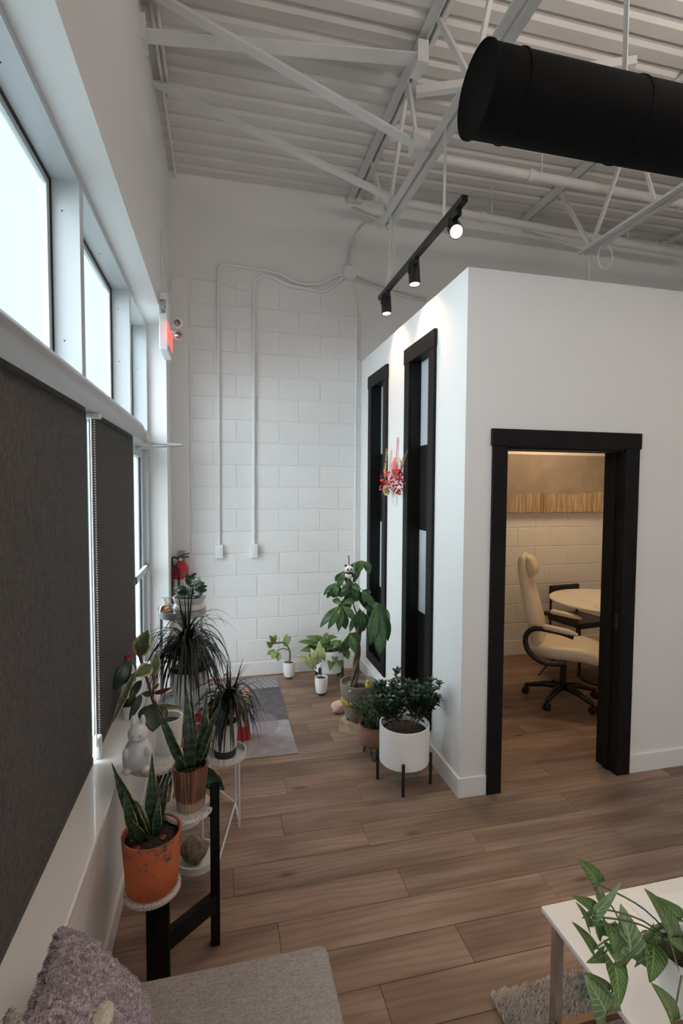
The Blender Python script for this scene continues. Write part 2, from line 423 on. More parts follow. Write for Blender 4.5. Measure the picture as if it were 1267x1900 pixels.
# back wall: smooth upper part, painted blocks below
wb = struct(B(-.75, XR, YB, YB+.15, -.01, ZC+.05).build('wall_back', MT['wall']))
blk_me = {}
def block(x0, x1, z0, z1):
    key = (round(x1-x0, 3), round(z1-z0, 3))
    if key not in blk_me:
        w, h = key[0]/2-.0025, key[1]/2-.0025; d, b = .006, .004
        vs = [(-w, 0, -h), (w, 0, -h), (w, 0, h), (-w, 0, h), (-w, -d+b, -h), (w, -d+b, -h), (w, -d+b, h), (-w, -d+b, h),
              (-w+b, -d, -h+b), (w-b, -d, -h+b), (w-b, -d, h-b), (-w+b, -d, h-b)]
        fs = [(8, 9, 10, 11)]
        for k in (0, 4):
            for i in range(4): fs.append((k+i, k+(i+1) % 4, k+4+(i+1) % 4, k+4+i))
        me = bpy.data.meshes.new('block'); me.from_pydata(vs, [], fs); me.materials.append(MT['block']); blk_me[key] = me
    o = bpy.data.objects.new('block', blk_me[key]); col.objects.link(o); o.parent = wb; o.location = ((x0+x1)/2, YB, (z0+z1)/2)
CH, CL = .2077, .3955
def blocks(xa, xb, za, zb):
    for r in range(-1, 22):
        z0 = .139+CH*r; z1 = z0+CH
        z0, z1 = max(z0, za), min(z1, zb)
        if z1-z0 < .03: continue
        off = .541 if (r % 2 == 0) else .728
        x = off-CL*12
        while x < xb:
            a, b_ = max(x, xa), min(x+CL, xb)
            if b_-a > .03: block(a, b_, z0, z1)
            x += CL
blocks(-.275, XP-.002, .12, 3.675)
blocks(2.75, 4.45, .16, 2.30)
struct(B(XW, -.275, YB-.03, YB, 0, 3.70).build('trim_3', MT['wall'], bevel=.003))
struct(B(-.275, XP, YB-.014, YB, 0, .125).build('baseboard_back', MT['base'], bevel=.003))
# partition of the meeting room: side wall with two tall windows, front wall with doorway
WIN = [(3.045, 3.585), (4.0, 4.53)]
TH = .13; WZ0, WZ1 = .205, 2.815; CW = .09
mb = MB(); ys = [YP]
op = [(a+CW*.9, b-CW*.9) for a, b in WIN]
edges = [YP]+[e for o in op for e in o]+[YB]
for i in range(0, len(edges), 2): mb.box(XP, XP+TH, edges[i], edges[i+1], 0, ZP)
for a, b in op: mb.box(XP, XP+TH, a, b, 0, WZ0+.06).box(XP, XP+TH, a, b, WZ1-.09, ZP)
struct(mb.build('wall_partition_side', MT['wall']))
DX0, DX1, DZ = 1.597, 2.425, 2.045
mb = B(XP+TH, DX0, YP, YP+.15, 0, ZP).box(DX1, XR, YP, YP+.15, 0, ZP).box(DX0, DX1, YP, YP+.15, DZ, ZP)
struct(mb.build('wall_partition_front', MT['wall']))
struct(B(XP+TH, 4.6, YP+.15, YB, 2.86, 2.95).build('ceiling_meeting_room', MT['wall']))
struct(B(4.6, 4.7, YP+.15, YB, 0, 2.95).build('wall_meeting_room_right', MT['wall']))
struct(B(XR, XR+.1, YR0, YB, 0, ZC+.05).build('wall_right', MT['wall']))
struct(B(-.75, XR, YR0-.1, YR0, 0, ZC+.05).build('wall_rear', MT['wall']))
struct(B(XP-.014, XP, YP-.014, YB-.014, 0, .118).box(XP, 1.508, YP-.014, YP, 0, .118).build('baseboard_partition', MT['base'], bevel=.003))
struct(B(2.507, XR, YP-.014, YP, 0, .118).build('baseboard_right', MT['base'], bevel=.003))
struct(B(1.6, 4.6, YB-.014, YB, 0, .16).build('baseboard_meeting_room', MT['base'], bevel=.003))
# doorway casing, black
d1 = struct(B(1.509, DX0+.004, YP-.02, YP, 0, DZ).build('door_1', MT['black'], bevel=.003))
ORG['door_1'] = V(0, 0, 0)
B(DX1-.004-.012, 2.505, YP-.02, YP, 0, DZ).build('casing', MT['black'], d1, bevel=.003)
B(1.500, 2.514, YP-.024, YP, DZ, 2.142).build('head_casing', MT['black'], d1, bevel=.003)
B(DX0, DX0+.015, YP, YP+.165, 0, DZ).build('jamb', MT['black'], d1)
B(DX1-.015, DX1, YP, YP+.165, 0, DZ).box(DX1-.027, DX1-.015, YP+.055, YP+.095, 0, DZ).build('jamb', MT['black'], d1)
B(DX0, DX1, YP, YP+.165, DZ-.015, DZ).build('head_jamb', MT['black'], d1)
B(DX1-.0165, DX1-.0145, YP+.01, YP+.04, .92, 1.02).build('strike_plate', MT['blackmetal'], d1)
# tall slot windows in the partition
for n, (a, b) in enumerate(WIN):
    w = struct(B(XP-.02, XP, a, a+CW, WZ0, WZ1-CW).build('window_%d' % (n+2), MT['black'], bevel=.003))
    ORG[w.name] = V(0, 0, 0)
    B(XP-.02, XP, b-CW, b, WZ0, WZ1-CW).build('casing', MT['black'], w, bevel=.003)
    B(XP-.024, XP, a-.006, b+.006, WZ1-CW-.02, WZ1).build('head_casing', MT['black'], w, bevel=.003)
    B(XP-.02, XP, a+CW, b-CW, WZ0, WZ0+CW).build('bottom_casing', MT['black'], w, bevel=.003)
    ia, ib = a+CW*.9, b-CW*.9
    B(XP, XP+.12, ia, ia+.012, WZ0+.06, WZ1-.09).build('jamb', MT['black'], w)
    B(XP, XP+.12, ib-.012, ib, WZ0+.06, WZ1-.09).build('jamb', MT['black'], w)
    B(XP, XP+.12, ia, ib, WZ1-.102, WZ1-.09).build('head_jamb', MT['black'], w)
    B(XP, XP+.12, ia, ib, WZ0+.06, WZ0+.078).build('sill_board', MT['black'], w)
    for z0, z1, p in ((.255, .895, 0), (.895, 1.497, 1), (1.497, 2.108, 0), (2.108, WZ1-.10, 1)):
        if p: B(XP+.078, XP+.086, ia+.012, ib-.012, z0, z1).build('pane', MT['frost'], w)
        else: B(XP+.072, XP+.092, ia+.012, ib-.012, z0, z1).build('panel', MT['black'], w)

# ------------------------------------------------------------------ window wall on the left: upper lights, lower lights behind blinds, glass door
FX, GX = -.578, -.70
win = struct(B(GX-.03, FX, -.2, 4.45, 3.085, 3.12).build('window_1', MT['alu']))
ORG['window_1'] = V(0, 0, 0)
B(GX-.03, FX, -.2, 4.45, 2.16, 2.25).build('transom', MT['alu'], win)
B(GX-.03, FX, 4.40, 4.45, 2.25, 3.085).build('jamb', MT['alu'], win)
MUL = [-.02, 1.20, 2.41, 3.62]
for y in MUL:
    B(GX-.03, FX, y, y+.062, 2.25, 3.085).build('mullion', MT['alu'], win)
    if y > 0: B(GX-.03, FX, y, y+.062, .60, 2.16).build('mullion', MT['alu'], win)
prev = -.2
for y in MUL+[4.40]:
    a, b = prev, y
    if b-a > .1:
        B(GX-.008, GX, a, b, 2.25, 3.085).build('pane', MT['glass'], win)
        if a > -1.4:
            g = .007
            mbk = B(GX, GX+.016, a, b, 3.073, 3.085).box(GX, GX+.016, b-g, b, 2.25, 3.073).box(GX, GX+.016, a, a+g, 2.25, 3.073).box(GX, GX+.016, a+g, b-g, 2.25, 2.262)
            mbk.build('gasket', MT['gasket'], win)
            # film edge / inner bead
            B(GX, GX+.010, b-.045, b-g, 2.262, 3.073).box(GX, GX+.010, a+g, b-.045, 3.045, 3.073).build('glazing_bead', MT['alu'], win)
    prev = y+.062
for y, z in ((2.41, 2.96), (2.41, 2.42), (3.62, 2.96), (3.62, 2.62), (4.40, 2.75), (4.40, 2.42)):
    MB().lathe((GX+.055, y-.0005, z), [(.0035, -.001), (.0035, .001)], 8, axis=(0, 1, 0)).build('screw', MT['gasket'], win)
for y in (1.8, 3.1):
    MB().lathe((GX+.055, y, 3.0845), [(.004, -.001), (.004, .001)], 8).build('screw', MT['gasket'], win)
for a, b in ((-.2, -.02), (.042, 1.20), (1.262, 2.41), (2.472, 3.62)):
    B(GX-.008, GX, a, b, .60, 2.16).build('pane', MT['glass'], win)
# glass door
door = struct(B(-.655, -.61, 3.70, 3.76, .02, 2.10).build('door_2', MT['alu'])); ORG['door_2'] = V(0, 0, 0)
B(-.655, -.61, 4.30, 4.37, .02, 2.10).build('stile', MT['alu'], door)
B(-.655, -.61, 3.76, 4.30, 2.03, 2.10).build('top_rail', MT['alu'], door)
B(-.655, -.61, 3.76, 4.30, .02, .22).build('bottom_rail', MT['alu'], door)
B(-.64, -.632, 3.76, 4.30, .22, 2.03).build('pane', MT['glass'], door)
B(-.632, -.622, 4.285, 4.30, .22, 2.03).build('gasket', MT['gasket'], door)
B(-.60, -.575, 3.72, 4.36, 1.12, 1.17).box(-.615, -.575, 3.72, 3.75, 1.12, 1.17).box(-.615, -.575, 4.33, 4.36, 1.12, 1.17).build('push_bar', MT['alu'], door)
B(-.70, -.575, 4.38, 4.45, 0, 2.16).build('frame', MT['alu'], door)
B(-.70, -.575, 3.655, 3.69, 0, 2.16).build('frame', MT['alu'], door)
B(-.70, -.575, 3.69, 4.38, 2.10, 2.16).build('frame', MT['alu'], door)
B(-.588, -.545, 4.10, 4.36, 2.155, 2.215).build('closer_body', MT['alushade'], door, bevel=.006)
MB().tube([(-.545, 4.33, 2.15), (-.30, 4.36, 2.14)], .010).build('closer_arm', MT['alu'], door)
MB().tube([(-.30, 4.36, 2.14), (-.60, 4.02, 2.085)], .009).build('closer_arm', MT['alu'], door)

# roller blinds
def blind(label, ya, yb, fa, fb, endcap):
    t = thing('roller_blind', label, 'blind', (-.53, ya, .6), 'roller blinds')
    pr = [(-.575, 2.245), (-.545, 2.243), (-.515, 2.228), (-.495, 2.20), (-.488, 2.165), (-.493, 2.13), (-.512, 2.108), (-.575, 2.108)]
    vs = [(x, ya, z) for x, z in pr]+[(x, yb, z) for x, z in pr]; n = len(pr)
    MB().add(vs, [(i, (i+1) % n, n+(i+1) % n, n+i) for i in range(n)]+[tuple(range(n-1, -1, -1)), tuple(range(n, 2*n))]).build('cassette', MT['cassette'], t, smooth=True, sharp=40)
    B(-.5515, -.5485, fa, fb, .625, 2.112).build('fabric', MT['blind'], t)
    B(-.556, -.544, fa, fb, .600, .627).build('bottom_rail', MT['blind'], t)
    return t
b1 = blind('charcoal roller blind with the white bead chain hanging at its far edge', .02, 2.445, .05, 2.335, 0)
b2 = blind('narrower charcoal roller blind beside the glass door', 2.447, 3.60, 2.39, 3.50, 1)
ch = MB()
for yy in (2.355,):
    ch.tube([(-.535, yy, 2.11), (-.535, yy, .66)], .0035, 6)
stuff(ch.build('cord', MT['whiteplastic'], b1))
ch = MB(); z = .66
while z < 2.10:
    ch.ball((-.538, 2.425, z), .0042, 6, 4); z += .0115
stuff(ch.build('bead_chain', MT['whiteplastic'], b1))
B(-.553, -.52, 2.36, 2.40, .60, .70).build('chain_tensioner', MT['whiteplastic'], b1, bevel=.008)
B(-.56, -.50, 2.337, 2.388, 2.09, 2.1075).build('end_bracket', MT['whiteplastic'], b1)

# ------------------------------------------------------------------ ceiling steel
def joist(x, label, group, y_end=3.90):
    t = thing('steel_joist', label, 'joist', (x, 0, 4.2), group)
    for s in (-1, 1):
        MB().box(x+s*.012, x+s*.06, -3.9, YB, ZC-.012, ZC-.004).box(x+s*.012, x+s*.018, -3.9, YB, ZC-.05, ZC-.012).build('top_chord', MT['steel'], t)
        zb = 3.83
        MB().box(x+s*.012, x+s*.058, -3.4, y_end, zb, zb+.008).box(x+s*.012, x+s*.018, -3.4, y_end, zb+.008, zb+.05).build('bottom_chord', MT['steel'], t)
    for c in (3.80, 2.45, 1.10, -.25):
        for dt in (.45, -.42):
            MB().bar((x, c, zb+.02), (x, c+dt, ZC-.02), .022, .03).build('web', MT['steel'], t)
        MB().bar((x, c-.66, zb+.02), (x, c-.42, ZC-.02), .02, .022).build('web', MT['steel'], t)
    MB().tube([(x, YB, ZC-.09), (x, 3.86, zb+.03)], .014).build('end_web', MT['steel'], t)
    B(x-.07, x+.07, YB-.06, YB, ZC-.06, ZC-.013).build('bearing_seat', MT['steel'], t)
    return t
joist(1.255, 'white steel bar joist above the track light', 'roof joists')
joist(3.07, 'white steel bar joist over the meeting room', 'roof joists')
joist(4.885, 'white steel bar joist beyond the meeting room doorway', 'roof joists')
def angle_bar(name, p0, p1, w, label, cat, group=None):
    p0, p1 = V(p0), V(p1)
    o = MB().bar(p0, p1, w, .006).bar(p0+V(0, .5*w, .5*w), p1+V(0, .5*w, .5*w), .006, w).build(name, MT['steel'], None, p0)
    return tag(o, label, cat, group)
angle_bar('bridging_bar', (XW+.003, 3.76, 4.52), (1.20, 3.59, 3.89), .055, 'diagonal white steel brace nearer the block wall', 'brace', 'joist bridging')
t = thing('bridging_bar', 'diagonal white steel brace ending in a square bracket', 'brace', (XW, 3.05, 4.52), 'joist bridging')
MB().bar((XW+.003, 3.08, 4.53), (1.16, 2.985, 3.87), .06, .007).bar((XW+.003, 3.11, 4.56), (1.16, 3.015, 3.90), .007, .06).build('bar', MT['steel'], t)
B(1.13, 1.235, 2.94, 3.03, 3.815, 3.93).build('bracket', MT['steel'], t)
t = thing('bridging_strut', 'level white steel strut from the wall to the joist', 'brace', (XW, 3.2, 4.42), 'joist bridging')
MB().bar((XW+.003, 3.24, 4.40), (1.24, 3.08, 4.46), .10, .008).bar((XW+.003, 3.29, 4.44), (1.24, 3.13, 4.50), .008, .08).build('bar', MT['steel'], t)
B(1.18, 1.25, 3.02, 3.16, 4.40, 4.53).build('end_plate', MT['steel'], t)
B(XW, XW+.03, 3.18, 3.30, 4.34, 4.48).build('wall_plate', MT['steel'], t)
tag(MB().bar((1.29, 3.33, 4.46), (2.6, 2.86, 4.535), .05, .05).build('bridging_bar', MT['steel'], None, (1.29, 3.33, 4.46)), 'short white steel brace rising to the deck behind the black duct', 'brace', 'joist bridging')
# pipes
def pipe(p0, p1, r, label):
    t = thing('ceiling_pipe', label, 'pipe', p0, 'pipes under the roof deck')
    MB().tube([p0, p1], r, 14).build('tube', MT['steel'], t, smooth=True, sharp=50)
    for f in (.3, .75):
        c = V(p0).lerp(V(p1), f); MB().tube([c-V(.03, 0, 0), c+V(.03, 0, 0)], r*1.25, 14).build('coupling', MT['steel'], t, smooth=True, sharp=50)
        MB().tube([c+V(0.1, 0, r), (c.x+.1, c.y, ZC)], .006, 6).build('hanger', MT['steel'], t)
pipe((1.29, 4.29, 4.29), (4.80, 4.505, 4.29), .036, 'white pipe running close to the block wall under the deck')
pipe((1.40, 3.69, 4.30), (4.80, 3.77, 4.30), .036, 'white pipe crossing under the deck behind the black duct')
# thin conduits along the left wall top
t = thing('ceiling_conduit', 'pair of thin white conduits under the deck along the window wall', 'conduit', (-.36, 0, 4.55))
for dx in (0, .035):
    MB().tube([(-.375+dx, -2, 4.555), (-.375+dx, 4.7, 4.555), (-.375+dx, 4.83, 4.53)] if dx == 0 else [(-.34, -2, 4.555), (-.34, 3.9, 4.555), (-.365, 3.95, 4.55)], .011, 8).build('conduit_run', MT['steel'], t, smooth=True, sharp=50)
# round black duct
t = thing('round_duct', 'large round black ventilation duct with a flat end cap', 'duct', (1.09, 2.10, 3.36))
R_ = .172; C_ = (1.095, 2.10, 3.53)
MB().lathe((1.105, 2.10, 3.53), [(R_*.99, 0), (R_*.99, 4.85)], 48, axis=(1, 0, 0)).build('duct_body', MT['duct'], t, smooth=True, sharp=50)
MB().lathe((1.09, 2.10, 3.53), [(.0, .004), (R_*.97, .004), (R_*1.03, 0), (R_*1.035, .014), (R_*1.0, .022)], 48, axis=(1, 0, 0)).build('end_cap', MT['duct'], t, smooth=True, sharp=30)
for k in range(6):
    xx = 1.25+k*.6
    MB().lathe((xx, 2.10, 3.53), [(R_*.99, 0), (R_*1.018, .003), (R_*1.018, .012), (R_*.99, .015)], 48, axis=(1, 0, 0)).build('seam', MT['duct'], t, smooth=True, sharp=30)
for xx in (1.85, 4.2):
    MB().bar((xx, 2.10, 3.53+R_), (xx, 2.10, ZC), .03, .004, (1, 0, 0)).build('hanger_strap', MT['steel'], t)
# cables above the partition
def cable(name, pts, r, label, group=None, mat='steel', n=8):
    o = MB().tube(smoothpath(pts, n), r, 7).build(name, MT[mat], None, pts[0], smooth=True, sharp=60); return tag(o, label, 'cable', group)
tag(MB().tube([(3.145+.07*math.cos(a*PI/8), 3.72, 3.745+.10*math.sin(a*PI/8)) for a in range(17)], .007, 6).build('cable_loop', MT['steel'], None, (3.145, 3.72, 3.645)), 'coiled loop of white cable hanging from the joist', 'cable')
tag(MB().tube([(3.105, 3.86, 3.835), (3.105, 3.86, 2.95)], .004, 6).build('hanging_wire', MT['steel'], None, (3.105, 3.86, 2.95)), 'thin wire hanging from the joist behind the meeting room wall', 'cable')

# unseen troughs added around the fill uplights; ceiling lamp of the meeting room
for (x, y, z), lab in (((3.0, .7, 3.45), 'white trough added around the unseen fill uplight on the coffee table side'), ((1.3, -.9, 3.2), 'white trough added around the unseen fill uplight on the bench side')):
    t = thing('fill_trough', lab, 'lamp', (x, y, z-.09), 'added fill uplights')
    MB().box(x-.64, x+.64, y-.15, y+.15, z-.09, z-.075).box(x-.64, x+.64, y-.15, y-.14, z-.075, z-.01).box(x-.64, x+.64, y+.14, y+.15, z-.075, z-.01).box(x-.64, x-.63, y-.14, y+.14, z-.075, z-.01).box(x+.63, x+.64, y-.14, y+.14, z-.075, z-.01).build('trough', MT['whiteplastic'], t)
    for dx in (-.5, .5): MB().tube([(x+dx, y+.145, z-.02), (x+dx, y+.145, ZC)], .003, 6).build('suspension_wire', MT['steel'], t)
t = thing('ceiling_lamp', 'round warm ceiling lamp of the meeting room', 'lamp', (3.3, 4.1, 2.73))
MB().lathe((3.3, 4.1, 2.73), [(0, .005), (.26, .005), (.27, 0), (.27, .10), (.10, .13), (0, .13)], 40).build('drum', MT['whiteplastic'], t, smooth=True, sharp=40)
w = struct(B(-.45, 3.65, YR0, YR0+.04, 1.86, 1.92).build('window_4', MT['alu'])); ORG[w.name] = V(0, 0, 0)  # unseen frame added on the solid rear wall to dress the fill lamp
B(-.45, 3.65, YR0, YR0+.04, .08, .14).build('bottom_rail', MT['alu'], w)
for x in (-.45, .57, 1.57, 2.57, 3.59): B(x, x+.06, YR0, YR0+.04, .14, 1.86).build('mullion', MT['alu'], w)

# ------------------------------------------------------------------ wall services
yc = YB-.022
JB = (1.211, YB, 3.852)
def conduit(label, x, pts):
    t = thing('wall_conduit', label, 'conduit', (x, YB, 1.2), 'conduits on the block wall')
    MB().tube(smoothpath(pts, 6), .0135, 10).build('tube', MT['block'], t, smooth=True, sharp=60)
    for z in (1.34, 2.9):
        B(x-.028, x+.028, YB-.012, YB-.008, z-.012, z+.012).build('strap', MT['block'], t)
    ob = B(x-.034, x+.034, YB-.055, YB-.008, 1.14, 1.265).build('outlet_box', MT['whiteplastic'], t, bevel=.004)
    pl_ = B(x-.018, x+.018, YB-.059, YB-.055, 1.165, 1.24).build('socket_plate', MT['wall'], ob, bevel=.002)
    return t
conduit('white conduit with an outlet box, turning at the top on the window side', -.018, [(-.018, yc, 1.26), (-.016, yc, 2.0), (-.014, yc, 3.0), (-.012, yc, 3.70), (.012, yc, 3.79), (.07, yc, 3.822), (.30, yc, 3.81), (.53, yc, 3.79), (.66, yc, 3.735), (.80, yc, 3.715), (.95, yc, 3.745), (1.08, yc, 3.82), (1.16, yc, 3.84)])
conduit('white conduit with an outlet box, turning at a lower bend', .300, [(.300, yc, 1.26), (.302, yc, 2.0), (.305, yc, 3.0), (.306, yc, 3.60), (.325, yc, 3.70), (.39, yc, 3.752), (.49, yc, 3.745), (.60, yc, 3.70), (.80, yc, 3.675), (.95, yc, 3.665), (1.05, yc, 3.72), (1.12, yc, 3.79), (1.17, yc, 3.82)])
t = thing('wall_conduit', 'thin white conduit dropping from the junction box beside the partition', 'conduit', (1.283, YB, 1.0), 'conduits on the block wall')
MB().tube(smoothpath([(1.235, yc, 3.80), (1.27, yc, 3.68), (1.285, yc, 3.55), (1.286, yc, 3.2), (1.284, yc, 2.0), (1.282, yc, .13)], 6), .010, 8).build('tube', MT['block'], t, smooth=True, sharp=60)
for z in (1.6, 2.7): B(1.265, 1.303, YB-.012, YB-.008, z-.01, z+.01).build('strap', MT['block'], t)
t = thing('junction_box', 'square white junction box where the conduits meet high on the wall', 'junction box', (1.211, YB, 3.852))
B(1.155, 1.267, YB-.05, YB-.0005, 3.80, 3.91).build('box', MT['block'], t, bevel=.004)
B(1.150, 1.272, YB-.054, YB-.05, 3.795, 3.915).build('cover', MT['block'], t)
for dx in (-1, 1):
    for dz in (-1, 1): MB().lathe((1.211+dx*.048, YB-.056, 3.855+dz*.048), [(.005, -.002), (.005, .002)], 8, axis=(0, 1, 0)).build('screw', MT['greymetal'], t)
for k in range(3): MB().lathe((1.175+.03*k, YB-.025, 3.915), [(.012, 0), (.012, .03)], 8).build('connector', MT['block'], t)
for k, dx in enumerate((0, .022)):
    cable('electric_cable', [(1.19+dx, yc, 3.94), (1.20+dx, yc, 4.05), (1.24+dx, yc-.05, 4.20), (1.26+dx*.8, 4.55, 4.20), (1.245+dx, 4.2, 4.02), (1.25+dx, 3.9, 3.93), (1.255+dx*.5, 3.7, 3.90)], .008, 'white cable from the junction box to the joist, %s of a pair' % ('window side' if k == 0 else 'partition side'), 'cables to the joist')
for k, dx in enumerate((0, .03)):
    cable('electric_cable', [(1.28, yc, 3.84-dx), (1.45, yc, 3.80-dx), (1.70, yc, 3.74-dx), (2.0, yc, 3.70-dx)], .009, '%s of two white cables running from the junction box behind the partition' % ('upper' if k == 0 else 'lower'), 'cables behind the partition')
for k, dx in enumerate((0, .018, -.018)):
    cable('drop_cable', [(1.262+dx, 3.70, 3.86), (1.268+dx*1.2, 3.71, 3.70), (1.264+dx, 3.73, 3.52), (1.256+dx*.4, 3.75, 3.42), (1.25, 3.83, 3.35), (1.25, 3.87, 3.335)], .006, '%s of three white cables dropping to the track light' % ('middle', 'partition side one', 'window side one')[k], 'cables feeding the track light')
cable('sign_cord', [(-.405, 4.02, 3.20), (-.420, 4.04, 3.42), (-.424, 4.10, 3.66), (-.424, 4.16, 3.74), (-.424, 4.22, 3.68), (-.424, 4.40, 3.55), (-.42, 4.70, 3.50), (-.40, yc-.03, 3.64), (-.30, yc-.03, 3.665), (-.24, yc, 3.67), (-.05, yc, 3.66), (.25, yc, 3.60)], .0045, 'thin white cord looping from the exit sign onto the wall', mat='block')
# exit sign with emergency lamp heads
t = thing('exit_sign', 'white exit sign box with red letters above the glass door', 'exit sign', (-.40, 4.1, 2.80))
B(-.430, -.372, 3.95, 4.27, 2.80, 3.03).build('housing', MT['whiteplastic'], t, bevel=.006)
B(-.431, -.374, 3.955, 4.265, 3.03, 3.21).build('canopy', MT['whiteplastic'], t, bevel=.004)
B(-.425, -.380, 3.952, 3.956, 3.06, 3.16).build('data_plate', simple('printed_plate', (.60, .60, .60), .6, var=.75, vs=90), t)
B(-.372, -.369, 3.965, 4.255, 2.825, 3.01).build('face', simple('sign_face', (.80, .62, .60), .4), t)
cu = bpy.data.curves.new('letters', 'FONT'); cu.body = 'EXIT'; cu.size = .20; cu.extrude = .002; cu.align_x = 'CENTER'; cu.align_y = 'CENTER'
tmp = bpy.data.objects.new('letters_tmp', cu); col.objects.link(tmp); bpy.context.view_layer.update()
me = bpy.data.meshes.new_from_object(tmp.evaluated_get(bpy.context.evaluated_depsgraph_get())); bpy.data.objects.remove(tmp)
me.materials.clear(); me.materials.append(MT['exitred'])
lt = bpy.data.objects.new('letters', me); col.objects.link(lt); lt.parent = t
lt.rotation_euler = (PI/2, 0, PI/2); lt.location = V(-.367, 4.11, 2.917)-V(-.40, 4.1, 2.80)
for (yy, zz, mt_) in ((4.24, 3.085, 'whiteplastic'), (4.34, 3.02, 'exitpink')):
    if mt_ == 'exitpink': MT['exitpink'] = simple('pinkish_lamp_housing', (.75, .45, .42), .4)
    hd = MB().lathe((-.325, yy, zz), [(.018, .05), (.036, .02), (.040, -.012), (.036, -.016)], 20, axis=(-.1, 1, .25)).build('lamp_head', MT[mt_], t, smooth=True, sharp=40)
    MB().lathe((-.325, yy-.018, zz-.004), [(.026, 0), (.018, .004), (.0, .006)], 20, axis=(-.1, 1, .25)).build('reflector', MT['chrome'], hd, smooth=True)
    MB().tube([(-.375, yy, 3.05), (-.325, yy+.02, zz+.01)], .010, 8).build('lamp_arm', MT['whiteplastic'], t)
# fire extinguisher
ex = (-.352, YB-.115)
t = thing('fire_extinguisher', 'red fire extinguisher hung on the wall behind the tall plant stand', 'extinguisher', (*ex, .72))
MB().lathe((*ex, .72), [(.0, 0), (.060, .0), (.068, .012), (.068, .32), (.062, .365), (.040, .40), (.020, .415), (.020, .43)], 28).build('cylinder', MT['red'], t, smooth=True, sharp=45)
MB().lathe((*ex, .83), [(.0686, 0), (.0686, .15)], 28).build('label_band', simple('printed_label', (.62, .60, .58), .5, var=.35, vs=60), t, smooth=True, sharp=45)
MB().lathe((*ex, 1.14), [(.012, 0), (.012, .03)], 12).build('valve', MT['blackplastic'], t)
MB().bar((ex[0]-.03, ex[1], 1.165), (ex[0]+.07, ex[1], 1.175), .018, .012).bar((ex[0]-.02, ex[1], 1.178), (ex[0]+.075, ex[1], 1.205), .018, .008).build('handle', MT['blackplastic'], t)
MB().lathe((ex[0], ex[1]-.022, 1.155), [(.014, 0), (.014, .01)], 14, axis=(0, -1, 0)).build('gauge', MT['whiteplastic'], t)
MB().tube(smoothpath([(ex[0]-.02, ex[1]-.01, 1.16), (ex[0]-.07, ex[1]-.02, 1.17), (ex[0]-.066, ex[1]-.03, 1.10), (ex[0]-.02, ex[1]-.076, 1.08), (ex[0]-.012, ex[1]-.078, .90), (ex[0]-.012, ex[1]-.078, .84)], 6), .009, 8).build('hose', MT['blackplastic'], t, smooth=True)
B(ex[0]-.03, ex[0]+.03, YB-.046, YB-.03, .80, 1.22).build('bracket', MT['greymetal'], t)
# ------------------------------------------------------------------ track light
TX = 1.25
t = thing('track_light', 'black ceiling track with three spot heads beside the partition', 'track light', (TX, 3.2, 3.3))
B(TX-.018, TX+.018, 2.505, 3.96, 3.30, 3.335).build('rail', MT['blackmetal'], t, bevel=.003)
MB().tube([(TX, 2.76, 3.335), (TX, 2.76, 3.84)], .008, 8).build('hanger_rod', MT['steel'], t)
def spot(y, aim, on):
    ad = B(TX-.016, TX+.016, y-.05, y+.05, 3.265, 3.30).build('adapter', MT['blackmetal'], t, bevel=.003)
    d = V(aim).normalized(); c = V(TX, y, 3.215)
    MB().tube([(TX-.03, y, 3.268), (TX-.042, y-.01, 3.25), c-V(.042, 0, .0)], .006, 6).build('bracket', MT['blackmetal'], t)
    hd = MB().lathe(c-d*.075, [(.0, 0), (.034, .0), (.038, .006), (.038, .150), (.034, .150), (.030, .142), (0, .142)], 24, axis=d).build('spot_head', MT['blackmetal'], t, smooth=True, sharp=40)
    MB().lathe(c+d*.0685, [(.0, .0), (.030, 0), (.029, .002), (0, .003)], 20, axis=d).build('lens', MT['lampglow'], hd)
    o = add_light('spot_lamp', 'SPOT', c+d*.082, 16 if on else 13, (1.0, .62, .36), target=c+d*2, spot_size=math.radians(110), spot_blend=1.0, shadow_soft_size=.03)
spot(2.62, (-.25, -.80, -.62), 1)
spot(3.22, (.02, -.12, -1), 1)
spot(3.80, (.02, -.10, -1), 0)
# ------------------------------------------------------------------ wreath
wx, wy, wz = XP-.012, 3.76, 1.93
t = thing('floral_wreath', 'hanging dried flower wreath with red berries and a pink tassel between the slot windows', 'wreath', (wx, wy, 1.72))
MB().tube([(wx, wy+.11*math.cos(a*PI/14), wz+.11*math.sin(a*PI/14)) for a in range(29)], .0035, 6).build('hoop', simple('rattan_hoop', (.55, .40, .24), .6), t)
pink = simple('pink_ribbon', (.72, .20, .20), .6)
MB().tube([(wx, wy-.03, 2.19), (wx-.004, wy-.008, 2.04)], .004, 6).tube([(wx, wy-.02, 2.19), (wx, wy+.004, 2.04)], .003, 6).build('ribbon', pink, t)
MB().tube([(wx-.012, wy, 2.035), (wx-.018, wy+.004, 1.98), (wx-.018, wy-.002, 1.92), (wx-.014, wy, 1.87)], [.008, .022, .020, .006], 10).build('tassel', pink, t, smooth=True)
redb = simple('red_berry', (.42, .008, .02), .35); redp = simple('red_petal', (.55, .03, .03), .6); straw = simple('straw_flower', (.62, .42, .22), .8); gold = simple('cream_flower', (.70, .58, .36), .8)
rnd = random.Random(5); mb = MB()
for i in range(85):
    a = rnd.uniform(0, 2*PI); q = math.sqrt(rnd.random())
    mb.ball((wx-.02-rnd.random()*.05, wy-.10+.17*q*math.cos(a)-.02, 1.845+.095*q*math.sin(a)), rnd.uniform(.006, .009), 8, 5)
for i in range(14): mb.ball((wx-.03-rnd.random()*.03, wy-.22+rnd.random()*.08, 1.87+rnd.random()*.07), .008, 8, 5)
stuff(mb.build('berries', redb, t, smooth=True))
mb = MB()
